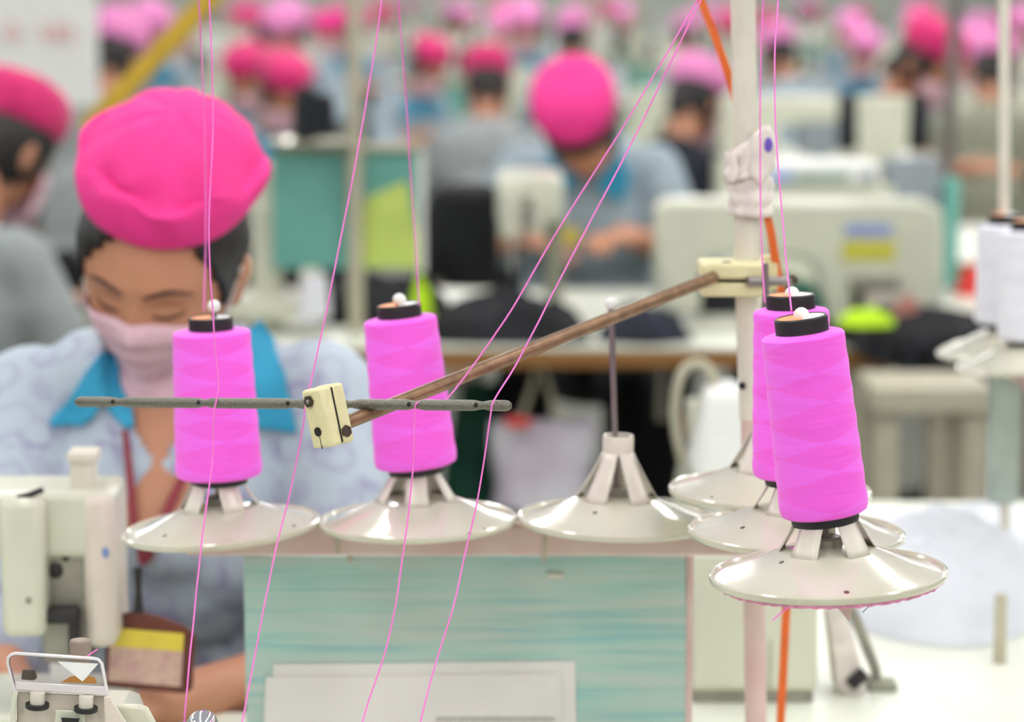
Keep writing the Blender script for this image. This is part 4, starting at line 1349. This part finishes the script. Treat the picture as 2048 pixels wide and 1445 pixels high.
for s in (-1, 1):
    kn_ = hip + Vector((s * .11, -.40, -.02)); an = Vector((kn_.x, kn_.y + .06, .09))
    core.capsule(hip + Vector((s * .08, 0, 0)), kn_, .07, .052); core.capsule(kn_, an, .05, .036)
    core.capsule(an + Vector((0, .02, -.04)), an + Vector((0, -.13, -.055)), .034, .03)
wb = fuse(core, .0042, 3)
wbv = bvh(wb)
wb.build('body', SKIN, woman, angle=180)
# blouse
sh_ = MB()
sh_.capsule(shL, shR, .058, .058)
sh_.capsule(PY(200, 775, 2.80), PY(470, 770, 2.80), .066, .066)
sh_.capsule(nbase + Vector((0, .01, -.03)), PY(335, 1000, 2.81), .085, .128)
sh_.ell(PY(340, 1010, 2.80), (.168, .100, .17))
sh_.capsule(PY(200, 980, 2.775), PY(215, 1100, 2.77), .075, .07); sh_.capsule(PY(470, 980, 2.775), PY(460, 1100, 2.77), .075, .07)
sh_.ell((PY(345, 1200, 2.84).x, 2.86, .80), (.165, .105, .26))
sh_.ell(hip + Vector((0, 0, .02)), (.168, .14, .14))
sh_.capsule(shL, elL, .066, .058); sh_.capsule(elL, elL.lerp(wrL, .25), .058, .05)
sh_.capsule(shR, elR, .066, .058); sh_.capsule(elR, elR.lerp(wrR, .25), .058, .05)
sb_ = fuse(sh_, .006, 6)
# crumple the cloth a little
nv = []
for p in sb_.v:
    k = .006 * noise.noise(p * 14) + .0035 * noise.noise(Vector((p.x * 30, p.y * 30, p.z * 9)))
    dirn = Vector((p.x - hip.x, p.y - 2.85, 0))
    dirn = dirn.normalized() if dirn.length > 1e-4 else Vector((0, -1, 0))
    nv.append(p + dirn * k)
sb_.v = nv
# open neck: a deep V in front and a round neck hole
vb = PY(305, 955, 2.66)
vL, vR = PY(205, 790, 2.70), PY(415, 775, 2.70)
def in_neck(p):
    if p.y < 2.80 and p.z > vb.z:
        t = (p.z - vb.z) / (vL.z - vb.z)
        xl_ = vb.x + (vL.x - vb.x) * min(t, 1.05); xr_ = vb.x + (vR.x - vb.x) * min(t, 1.05)
        if xl_ < p.x < xr_: return True
    q = p - nbase
    return q.z > .0 and math.hypot(q.x, q.y) < .068
keep = []
for f in sb_.f:
    cpt = sum((sb_.v[i] for i in f), Vector()) / len(f)
    if not in_neck(cpt): keep.append(f)
sb_.f = keep
used = sorted({i for f in keep for i in f})
rm = {o: n for n, o in enumerate(used)}
sb_.v = [sb_.v[i] for i in used]; sb_.f = [tuple(rm[i] for i in f) for f in keep]
sbv = bvh(sb_)
shirt = sb_.build('blouse', SHIRT, woman, solid=.002, angle=180)
both = MB().add(sb_.v, sb_.f).add(wb.v, wb.f)
bothv = bvh(both)
def drape(name, outline, material, parent, off=.006, thick=.0025, n=26, tree=bothv, smooth_it=6):
    """a flat cut shape laid on the body: outline in pixels, dropped on along +Y"""
    Y0 = 2.66
    pts = [PY(x, y, Y0) for x, y in outline]
    xs = [p.x for p in pts]; zs = [p.z for p in pts]
    me = bpy.data.meshes.new('t'); bm = bmesh.new()
    bv = [bm.verts.new((p.x, 0, p.z)) for p in pts]
    bm.faces.new(bv)
    bmesh.ops.triangulate(bm, faces=bm.faces[:])
    for _ in range(5):
        long = [e for e in bm.edges if e.calc_length() > .007]
        if not long: break
        bmesh.ops.subdivide_edges(bm, edges=long, cuts=1)
        bmesh.ops.triangulate(bm, faces=bm.faces[:])
    bm.verts.ensure_lookup_table()
    ys = {}
    for v in bm.verts:
        hit = tree.ray_cast(Vector((v.co.x, 2.2, v.co.z)), Vector((0, 1, 0)))
        ys[v.index] = hit[0].y - off if hit[0] is not None else None
    good = [y for y in ys.values() if y is not None]
    md_ = max(good) if good else 2.7
    for k in ys:
        if ys[k] is None: ys[k] = md_
    bm.verts.index_update()
    for _ in range(smooth_it):
        new = {}
        for v in bm.verts:
            nb_ = [ys[e.other_vert(v).index] for e in v.link_edges]
            new[v.index] = min(ys[v.index], .5 * ys[v.index] + .5 * sum(nb_) / len(nb_))
        ys = new
    out = MB()
    out.v = [Vector((v.co.x, ys[v.index], v.co.z)) for v in bm.verts]
    out.f = [tuple(v.index for v in f.verts) for f in bm.faces]
    bm.free(); bpy.data.meshes.remove(me)
    return out.build(name, material, parent, solid=-thick if False else thick, angle=80)
col_ = thing  # (keeps the name free)
drape('collar', [(176, 728), (158, 752), (120, 815), (78, 862), (84, 874), (142, 875), (166, 858), (184, 826), (205, 800), (215, 770), (200, 740)], COLLAR, woman, .010)
drape('collar', [(186, 800), (184, 828), (205, 852), (236, 877), (250, 874), (246, 840), (222, 800), (210, 770)], COLLAR, woman, .005)
drape('collar', [(498, 668), (520, 700), (548, 760), (584, 876), (578, 886), (515, 884), (470, 872), (452, 850), (440, 800), (430, 760), (460, 700)], COLLAR, woman, .010)
drape('lanyard', [(228, 878), (240, 878), (256, 960), (268, 1040), (280, 1120), (284, 1140), (272, 1140), (262, 1090), (248, 1010), (236, 930)], LANYARD, woman, .005, .0015)
drape('lanyard', [(352, 960), (368, 960), (340, 1030), (308, 1100), (286, 1142), (274, 1140), (300, 1080), (328, 1010)], LANYARD, woman, .0065, .0015)
bY = 2.60
yb_ = wbv  # body tree
def hang(name, pts, m, yy, th, parent, bev=.002):
    A = [(PY(x, y, yy).x, PY(x, y, yy).z) for x, y in pts]
    return MB().prism(A, yy - th, yy).build(name, m, parent, bevel=bev)
hits = []
for x, y in ((220, 1250), (300, 1240), (380, 1270), (370, 1370), (230, 1370), (300, 1310)):
    p = PY(x, y, 2.62)
    hit = bothv.ray_cast(Vector((p.x, 2.2, p.z)), Vector((0, 1, 0)))
    if hit[0] is not None: hits.append(hit[0].y)
by = min(hits) - .003
hang('lanyard_clip', [(268, 1132), (286, 1132), (284, 1180), (288, 1226), (268, 1226), (272, 1180)], BLACK_PL, by, .006, woman)
bh = hang('badge_holder', [(212, 1240), (240, 1226), (280, 1222), (320, 1232), (372, 1252), (392, 1268), (386, 1376), (372, 1386), (212, 1372)], BADGE, by, .006, woman)
hang('badge_card', [(222, 1258), (368, 1270), (362, 1374), (216, 1362)], CARD, by - .0058, .001, bh, 0)
hang('badge_stripe', [(222, 1256), (368, 1268), (366, 1304), (222, 1292)], YELLOW, by - .0066, .0006, bh, 0)
# trousers
tr = MB()
tr.ell(hip + Vector((0, .01, -.02)), (.172, .145, .13))
for s in (-1, 1):
    kn_ = hip + Vector((s * .11, -.40, -.02)); an = Vector((kn_.x, kn_.y + .06, .13))
    tr.capsule(hip + Vector((s * .08, 0, 0)), kn_, .085, .068); tr.capsule(kn_, an, .066, .058)
fuse(tr, .012, 4).build('trousers', BLACKC, woman, angle=180)
# mask
rows = []
NA, NZ = 61, 36
R0 = HM.to_3x3()
grid_r = []
for i in range(NZ):
    z = -.024 - .116 * i / (NZ - 1)
    row = []
    for j in range(NA):
        a = radians(-72 + 144 * j / (NA - 1))
        zz = z + (.010 * (1 - abs(a) / radians(72)) if i == 0 else 0) - .012 * (abs(a) / radians(72)) ** 2 * (1 - i / (NZ - 1)) + .028 * (abs(a) / radians(72)) ** 2 * (i / (NZ - 1))
        o_ = Vector((.3 * sin(a), -.3 * cos(a), zz)); d_ = Vector((-sin(a), cos(a), 0))
        hit = wbv.ray_cast(HM @ o_, R0 @ d_)
        r = .3 - hit[3] if hit[0] is not None and hit[3] < .27 else None
        row.append([a, zz, r])
    grid_r.append(row)
for i in range(NZ):
    for j in range(NA):
        if grid_r[i][j][2] is None or (i > 0 and grid_r[i][j][2] < grid_r[i - 1][j][2] * .90):
            grid_r[i][j][2] = grid_r[i - 1][j][2] * .985 if i else .085
rr = [[q[2] + .005 for q in row] for row in grid_r]
for _ in range(14):
    new = [r[:] for r in rr]
    for i in range(NZ):
        for j in range(NA):
            nb_ = [rr[max(i - 1, 0)][j], rr[min(i + 1, NZ - 1)][j], rr[i][max(j - 1, 0)], rr[i][min(j + 1, NA - 1)]]
            new[i][j] = max(rr[i][j], .4 * rr[i][j] + .6 * sum(nb_) / 4) if i > 1 else rr[i][j]
    rr = new
rows = [[HM @ Vector(((rr[i][j] + .0011 * sin(i * .75 + j * .12) * (1 - abs(j - 30) / 34)) * sin(grid_r[i][j][0]), -(rr[i][j] + .0011 * sin(i * .75 + j * .12)) * cos(grid_r[i][j][0]), grid_r[i][j][1])) for j in range(NA)] for i in range(NZ)]
mk = MB().grid(rows).build('face_mask', MASK, woman, solid=.0015, angle=180)
for s in (-1, 1):
    j = NA - 1 if s > 0 else 0
    for i0, zt_ in ((2, .024),):
        p0_ = rows[i0][j]
        MB().tube(spline([p0_, HM @ Vector((s * .083, -.020, .0)), HM @ Vector((s * .086, .006, zt_))], 6), .0022, 8).build('ear_loop', STRAP, mk)
# brows and lash lines laid on the face
def on_face(pts, off=.0):
    out = []
    for x, z in pts:
        hit = wbv.ray_cast(HM @ Vector((x, -.3, z)), R0 @ Vector((0, 1, 0)))
        out.append(hit[0] + R0 @ Vector((0, -off, 0)) if hit[0] is not None else HM @ Vector((x, -.09, z)))
    return out
for s in (-1, 1):
    MB().tube(spline(on_face([(s * .012, .0155), (s * .022, .021), (s * .036, .024), (s * .050, .019), (s * .056, .014)], -.0006), 5), [.0012 + .0019 * sin(pi * min(i / 20 + .12, 1)) for i in range(21)], 8).build('eyebrow', BROW, woman)
    MB().tube(spline(on_face([(s * .017, -.0075), (s * .024, -.0105), (s * .033, -.0115), (s * .042, -.0095), (s * .049, -.005)], -.0004), 5), [.0008 + .0016 * sin(pi * i / 20) for i in range(21)], 8).build('eyelashes', LIDS, woman)
    MB().tube(spline(on_face([(s * .018, .003), (s * .026, .0062), (s * .036, .0058), (s * .047, .0005)], .0003), 5), .0006, 6).build('lid_crease', mat('lid_fold', (150, 92, 68), .6), woman)
# hair
hv2, hf2 = head_base(.080, .099, .125, features=False, grow=1.07)
mbh = MB()
def hairline(az, x):
    d = abs(math.degrees(az))
    side = 1 if x > 0 else -1
    if side < 0:      # the lock that sweeps over her temple
        pts = [(0, .082), (14, .078), (30, .056), (45, .030), (58, -.004), (72, -.012), (84, .0), (98, .012), (112, -.03), (180, -.085)]
    else:
        pts = [(0, .084), (20, .082), (36, .070), (48, .044), (58, .012), (66, -.016), (74, -.008), (84, .022), (104, .026), (116, -.03), (180, -.085)]
    for (a0_, z0_), (a1_, z1_) in zip(pts, pts[1:]):
        if d <= a1_:
            return z0_ + (z1_ - z0_) * (d - a0_) / (a1_ - a0_)
    return -.085
kf = []
for f in hf2:
    cpt = sum((hv2[i] for i in f), Vector()) / len(f)
    az = math.atan2(cpt.x, -cpt.y)
    if cpt.z > hairline(az, cpt.x) + .003 * sin(az * 60): kf.append(f)
used = sorted({i for f in kf for i in f}); rm = {o: n for n, o in enumerate(used)}
mbh.add([hv2[i] * (1 + .018 * noise.noise(hv2[i] * 40)) for i in used], [tuple(rm[i] for i in f) for f in kf], HM)
mbh.build('hair', HAIR, woman, solid=-.006, angle=180)
# cap: wide soft band, crown gathered inside its rim
prof = [(.0775, .095, .063, 0, 0), (.0795, .097, .061, 0, 0), (.085, .102, .066, 0, .2), (.0920, .108, .078, 0, .4), (.0965, .1125, .094, .001, .6), (.0980, .1140, .106, .002, .9), (.0965, .1120, .1145, .003, 1.3),
        (.0930, .108, .118, .004, 1.7), (.0895, .104, .1165, .005, 1.7), (.0875, .102, .1165, .006, 1.3), (.084, .098, .125, .007, 1.2), (.074, .087, .139, .008, 1.1), (.059, .071, .151, .009, .9), (.041, .050, .159, .009, .7), (.021, .027, .163, .009, .5), (.004, .005, .164, .009, .2)]
CM = HM @ Matrix.Translation((0, .002, .022)) @ RM(5, 4, 0) @ Matrix.Scale(.965, 4)
rws = cap_rings(CM, prof, .125, 4.4, 96)
mb = MB().grid(rws, wrap=True); mb.f.append(tuple(range(15 * 96, 16 * 96)))
mb.build('cap', HAT, woman, solid=.0018, sub=1, angle=180)
# stool under her
def stool(x, y, label):
    t = thing('stool', label, 'stool', (x, y, 0), group='stools of the sewing women')
    MB().box((x, y, .355), (.32, .26, .03)).build('seat', EDGE, t, bevel=.006)
    for dx in (-.13, .13):
        for dy in (-.1, .1):
            MB().box((x + dx, y + dy, .17), (.03, .03, .34)).build('leg', LEG, t)
    return t
stool(hip.x, 2.97, 'wooden stool under the masked woman')

# ---- a seated worker of the lines behind, built once
def make_worker(pitch=26, head=(0, -.15, 1.135), mask=True, roll=0, fringe=.07):
    t = thing('person', 'seated worker', 'person', (0, 0, 0))
    M = Matrix.Translation(head) @ RM(0, roll, 0) @ RM(pitch, 0, 0)
    b = MB()
    v, f = head_base(n=40, h=28)
    b.add(v, f, M)
    for s in (-1, 1): ear(b, M, s)
    b.capsule(M @ Vector((0, .04, -.05)), (0, -.03, .95), .05, .058)
    b.capsule((-.15, -.02, .945), (.15, -.02, .945), .05, .05)
    b.ell((0, .0, .84), (.15, .09, .18)); b.ell((0, .05, .64), (.135, .1, .2)); b.ell((0, .06, .52), (.15, .12, .11))
    for s in (-1, 1):
        b.capsule((s * .155, -.02, .945), (s * .23, -.08, .76), .042, .037)
        b.capsule((s * .23, -.08, .76), (s * .10, -.33, .825), .037, .026)
        hand(b, Vector((s * .10, -.33, .825)), Vector((-s * .35, -.9, -.05)), Vector((0, 0, 1)), -s)
        b.capsule((s * .09, .03, .5), (s * .12, -.36, .49), .075, .055); b.capsule((s * .12, -.36, .49), (s * .12, -.3, .09), .052, .036)
        b.capsule((s * .12, -.28, .045), (s * .12, -.42, .035), .034, .03)
    fuse(b, .009, 2).build('body', SKIN, t, angle=180)
    s_ = MB()
    s_.capsule((-.15, -.02, .945), (.15, -.02, .945), .062, .062)
    s_.ell((0, .0, .85), (.185, .112, .20)); s_.ell((0, .05, .64), (.165, .125, .24)); s_.ell((0, .06, .53), (.172, .14, .12))
    for s in (-1, 1):
        s_.capsule((s * .155, -.02, .945), (s * .232, -.08, .765), .066, .057); s_.capsule((s * .232, -.08, .765), (s * .19, -.17, .778), .057, .048)
    fs_ = fuse(s_, .012, 5)
    fs_.v = [p + Vector((0, 1, 0)) * .008 * noise.noise(p * 13) for p in fs_.v]
    fs_.build('blouse', SHIRT2, t, angle=180)
    c = MB()
    for s in (-1, 1):
        c.prism([(s * .03, .985), (s * .075, .995), (s * .105, .93), (s * .085, .88), (s * .045, .90), (s * .02, .93)], -.125, -.085)
    c.lathe([(.072, .955), (.078, .975), (.066, 1.0), (.060, 1.0), (.066, .955)], 32, Matrix.Translation((0, -.03, 0)), closed=True)
    c.build('collar', COLLAR, t, bevel=.004)
    tr_ = MB()
    tr_.ell((0, .07, .5), (.176, .145, .13))
    for s in (-1, 1):
        tr_.capsule((s * .09, .03, .5), (s * .12, -.36, .49), .088, .068); tr_.capsule((s * .12, -.36, .49), (s * .12, -.3, .12), .066, .058)
    fuse(tr_, .016, 3).build('trousers', BLACKC, t, angle=180)
    v, f = head_base(features=False, grow=1.09, n=40, h=28)
    kf_ = []
    for q in f:
        cp = sum((v[i] for i in q), Vector()) / len(q)
        d = abs(math.degrees(math.atan2(cp.x, -cp.y)))
        if cp.z > (fringe if d < 40 else fringe - (d - 40) * .0035 if d < 75 else -.05 - (d - 75) * .0006): kf_.append(q)
    u_ = sorted({i for q in kf_ for i in q}); r_ = {o: n for n, o in enumerate(u_)}
    hm = MB().add([v[i] for i in u_], [tuple(r_[i] for i in q) for q in kf_], M)
    hm.ell((0, .10, -.045), (.034, .028, .036), 16, M)
    hm.build('hair', HAIR, t, solid=-.006, angle=180)
    pr = [(.076, .094, .056, 0, 0), (.084, .101, .060, 0, .2), (.0935, .109, .082, 0, .5), (.097, .112, .108, .002, .8), (.093, .107, .130, .003, 1.2), (.082, .097, .144, .005, 1.2), (.062, .078, .156, .006, .8), (.03, .04, .164, .006, .5), (.004, .005, .165, .006, .2)]
    rw = cap_rings(M, pr, .09, 2.2, 48)
    cm = MB().grid(rw, wrap=True); cm.f.append(tuple(range(8 * 48, 9 * 48)))
    cm.build('cap', HAT, t, solid=.002, angle=180)
    mm = []
    for i in range(10 if mask else 0):
        z = -.018 - .095 * i / 9
        mm.append([M @ Vector(((.088 - .012 * i / 9) * sin(radians(a)), -(.108 - .012 * i / 9 + .008 * sin(pi * i / 9)) * cos(radians(a)), z)) for a in range(-68, 69, 8)])
    if mask: MB().grid(mm).build('face_mask', MASK, t, solid=.002, angle=180)
    return t
proto = make_worker()
remember(proto)
CAP0 = Vector((0, -.15, 1.135)) + Matrix.Rotation(radians(26), 3, 'X') @ Vector((0, 0, .11))
ROOTS = []
def worker(px, py, Y, turn, label, swap=None, group=None, single=None, cap_local=None):
    """seat a worker so that the middle of the cap is where the photo has it"""
    target = PY(px, py, Y)
    CAP_LOCAL = cap_local or CAP0
    s = max(.96, min(1.10, target.z / CAP_LOCAL.z))
    if single: o = single
    else:
        o = copy_tree(proto)
    o['label'] = label
    if group: o['group'] = group
    ROOTS.append((target.x, target.y, turn))
    o.rotation_euler = (0, 0, radians(turn))
    o.scale = (s, s, s)
    off = Matrix.Rotation(radians(turn), 3, 'Z') @ (CAP_LOCAL * s)
    o.location = (target.x - off.x, target.y - off.y, 0)
    if swap and o is not proto:
        for ch in ALLKIDS(o):
            for sl in ch.material_slots:
                if sl.material and sl.material.name in swap:
                    new_m = MATS[swap[sl.material.name]]
                    sl.link = 'OBJECT'; sl.material = new_m
    return o
def ALLKIDS(o):
    base = CH[proto.name]
    return [c for c in o.children_recursive] if hasattr(o, 'children_recursive') else []
W = worker
bent = make_worker(40, (0, -.21, 1.045), False, -13, .03)
W(975, 128, 9.5, 180, 'worker in a magenta cap seen from behind, turquoise collar above a grey back', {'pink_cap_cloth': 'magenta_cap_cloth', 'blue_grey_blouse': 'grey_blouse'})
W(1144, 192, 6.25, -6, 'worker in a pink cap bent over her sewing, forearms crossed on navy cloth', single=bent, cap_local=Vector((-.018, -.21, 1.045)) + Matrix.Rotation(radians(40), 3, 'X') @ Vector((0, 0, .11)))
W(42, 208, 5.2, 146, 'worker in a magenta cap at the edge, seen from behind beside the notice board', {'pink_cap_cloth': 'magenta_cap_cloth', 'blue_grey_blouse': 'grey_blouse'})
W(866, 112, 12.4, 40, 'worker in a small magenta cap leaning beside the back of the grey shirted worker', {'pink_cap_cloth': 'magenta_cap_cloth'})
W(1876, 72, 8.8, 62, 'worker in a magenta cap turned sideways above the black cones', {'pink_cap_cloth': 'magenta_cap_cloth', 'turquoise_collar': 'grey_blouse', 'blue_grey_blouse': 'skin'})
W(1551, 74, 12.8, 200, 'worker in a pale pink round cap seen beside the top of the pole', {'pink_cap_cloth': 'pale_pink_cap_cloth'})
W(1735, 88, 15.0, 20, 'worker in a small pale pink cap between the pole and the sideways worker', {'pink_cap_cloth': 'pale_pink_cap_cloth'})
W(1960, 56, 14.5, 170, 'worker in a pale pink cap above the white cones', {'pink_cap_cloth': 'pale_pink_cap_cloth'})
W(575, 200, 9.2, 30, 'worker in a magenta cap bent low over the navy cones', {'pink_cap_cloth': 'magenta_cap_cloth'})
W(488, 192, 10.7, -20, 'worker in a dull pink cap bent low behind the masked woman\'s cap', {'pink_cap_cloth': 'magenta_cap_cloth'})
W(236, 66, 9.0, 165, 'dark haired worker in a pale pink cap beside the notice board', {'pink_cap_cloth': 'pale_pink_cap_cloth', 'blue_grey_blouse': 'grey_blouse'})
for nm, pts, m_ in (('badge', [(1118, 455), (1158, 455), (1158, 492), (1118, 492)], YELLOW), ('badge_holder', [(1105, 488), (1160, 488), (1158, 530), (1105, 530)], CARD)):
    yb2 = root_matrix(bent).translation.y - .155
    MB().prism([(PY(x, y, yb2).x, PY(x, y, yb2).z) for x, y in pts], yb2 - .004, yb2).build(nm, m_, bent)
W(1990, 98, 10.1, 165, 'olive dressed worker seen from behind at the edge above the white cones', {'blue_grey_blouse': 'olive_grey', 'turquoise_collar': 'skin', 'pink_cap_cloth': 'pale_pink_cap_cloth'})
W(1400, 150, 8.3, 150, 'worker in a navy overall leaning away behind the bent worker', {'blue_grey_blouse': 'navy_cloth', 'turquoise_collar': 'navy_cloth', 'pink_cap_cloth': 'pale_pink_cap_cloth'})
W(300, 30, 13.5, 10, 'worker in a pale pink cap behind the yellow rail', {'pink_cap_cloth': 'pale_pink_cap_cloth'})
W(566, 32, 13.0, -15, 'worker in a pale pink cap beyond the beige pole', {'pink_cap_cloth': 'pale_pink_cap_cloth'})
W(1150, 48, 13.2, 175, 'worker in a pale pink cap beyond the bent worker', {'pink_cap_cloth': 'pale_pink_cap_cloth'})
W(1050, 24, 15.5, 5, 'worker in a pale pink cap with a wide pink blur beyond the grey shirted worker', {'pink_cap_cloth': 'pale_pink_cap_cloth'})
W(700, 34, 16.6, 6, 'worker in a bright pink cap far beyond the top of the beige pole', single=proto)

# gear of the far lines, each kind built once
ft = make_table('sewing_table', 'white topped table of the blurred far sewing lines', -.56, .56, -.45, .45)
ft.location = (0, 0, 0)
for c in kids(ft):
    pass
remember(ft)
fm = lockstitch('sewing_machine', 'cream sewing machine of the blurred far sewing lines', 0, 0, 0, group='machines of the far lines')
remember(fm)
fs = thing('thread_stand', 'beige pole thread stand of the blurred far sewing lines', 'thread stand', (0, 0, 0), group='stands of the far lines')
MB().tube([(0, 0, 0), (0, 0, .92)], .011, 12).build('pole', LEG, fs)
MB().box((0, 0, .22), (.34, .02, .02)).build('beam', LEG, fs)
for s in (-1, 1):
    MB().lathe(dish_prof, 24, Matrix.Translation((s * .12, 0, .236)) @ Matrix.Scale(.75, 4), closed=True).build('cone_dish', ENAMEL, fs)
MB().box((.0, .014, .10), (.30, .006, .19)).build('board', TEALB, fs)
remember(fs)
def far_cone(name, m):
    t = thing(name, 'thread cone on a stand of the blurred far sewing lines', 'thread cone', (0, 0, 0), group='cones of the far lines')
    MB().lathe([(0, .004), (.03, .004), (.032, .008), (.026, .125), (.024, .127), (0, .127)], 24).build('wound_thread', m, t)
    MB().lathe([(0, 0), (.018, 0), (.014, .138), (0, .138)], 16).build('tube', BLACK_PL, t)
    return remember(t)
fcs = [far_cone('thread_cone', NAVY_WOUND), far_cone('thread_cone', WHITE_WOUND)]
fps = [pile('cloth_heap', 'cloth heap on a table of the blurred far sewing lines', 'cloth', (0, 0, 0), .17, .14, .16, m, 50 + i, n=16, group='cloth heaps of the far lines') for i, m in enumerate((NAVY, WHITEC, GREYC, BLACKC))]
for p in fps: remember(p)
first_use = {}
def place(o, loc, rz=0, label=None, group=None):
    if o.name not in first_use:
        first_use[o.name] = 1; c = o
        if label: c['label'] = label
    else:
        c = copy_tree(o, label)
    if group: c['group'] = group
    c.location = loc
    c.rotation_euler = (0, 0, radians(rz))
    return c
rnd = random.Random(5)
N_SET = len(ROOTS)
ROWS = (8.6, 11.9, 15.1, 18.3, 21.6, 25.0, 28.6, 32.4)
GT = 'tables of the far lines'
for ri, Yr in enumerate(ROWS):
    half = Yr * .205 + .5
    nx = max(1, int(2 * half / 1.2))
    for k in range(nx):
        x = -half + (k + .5) * (2 * half / nx) + rnd.uniform(-.03, .03)
        if ri == 0 and (x > .2 or x < -1.2): continue
        yt = Yr - .62
        if any(abs(rx - x) < .75 and abs(ry + (.2 if math.cos(radians(rt)) > 0 else -.2) - yt) < .75 for rx, ry, rt in ROOTS[:N_SET]): continue
        place(ft, (x, yt, 0), 0, None, GT)
        place(fm, (x + rnd.uniform(-.12, .12), yt - .05, .76), rnd.choice((0, 0, 180)))
        sx, sy = x + rnd.choice((-.40, .40)), yt - .33
        place(fs, (sx, sy, .76))
        for s in (-1, 1):
            place(fcs[rnd.random() < .45], (sx + s * .12, sy, .76 + .2555))
        place(fps[rnd.randrange(4)], (x + rnd.uniform(-.35, .35), yt + .27, .7605), rnd.uniform(0, 360))
        if ri == 0: continue
        if ri <= 1 and rnd.random() < .55: continue
        turn = rnd.choice((0, 0, 8, -12, 180, 172, 30, -35))
        zz = 1.22 + rnd.uniform(-.02, .06)
        Yw = Yr + .08 + rnd.uniform(-.06, .1) + (.55 if abs(turn) > 90 else 0)
        col_ = rnd.choice((None, {'pink_cap_cloth': 'pale_pink_cap_cloth'}, {'pink_cap_cloth': 'pale_pink_cap_cloth', 'blue_grey_blouse': 'grey_blouse'}, {'pink_cap_cloth': 'magenta_cap_cloth'}))
        if any(abs(rx - x) < .7 and abs(ry - Yw) < .8 for rx, ry, rt in ROOTS): continue
        fpx = CX + (x + rnd.uniform(-.15, .15)) / Yw * F
        v = (CAM_H - zz) / Yw
        py = CY + F * math.tan(math.atan(v) - PITCH)
        W(fpx, py, Yw, turn, 'blurred seated worker in a pink cap among the far sewing lines', col_, 'workers of the far lines')
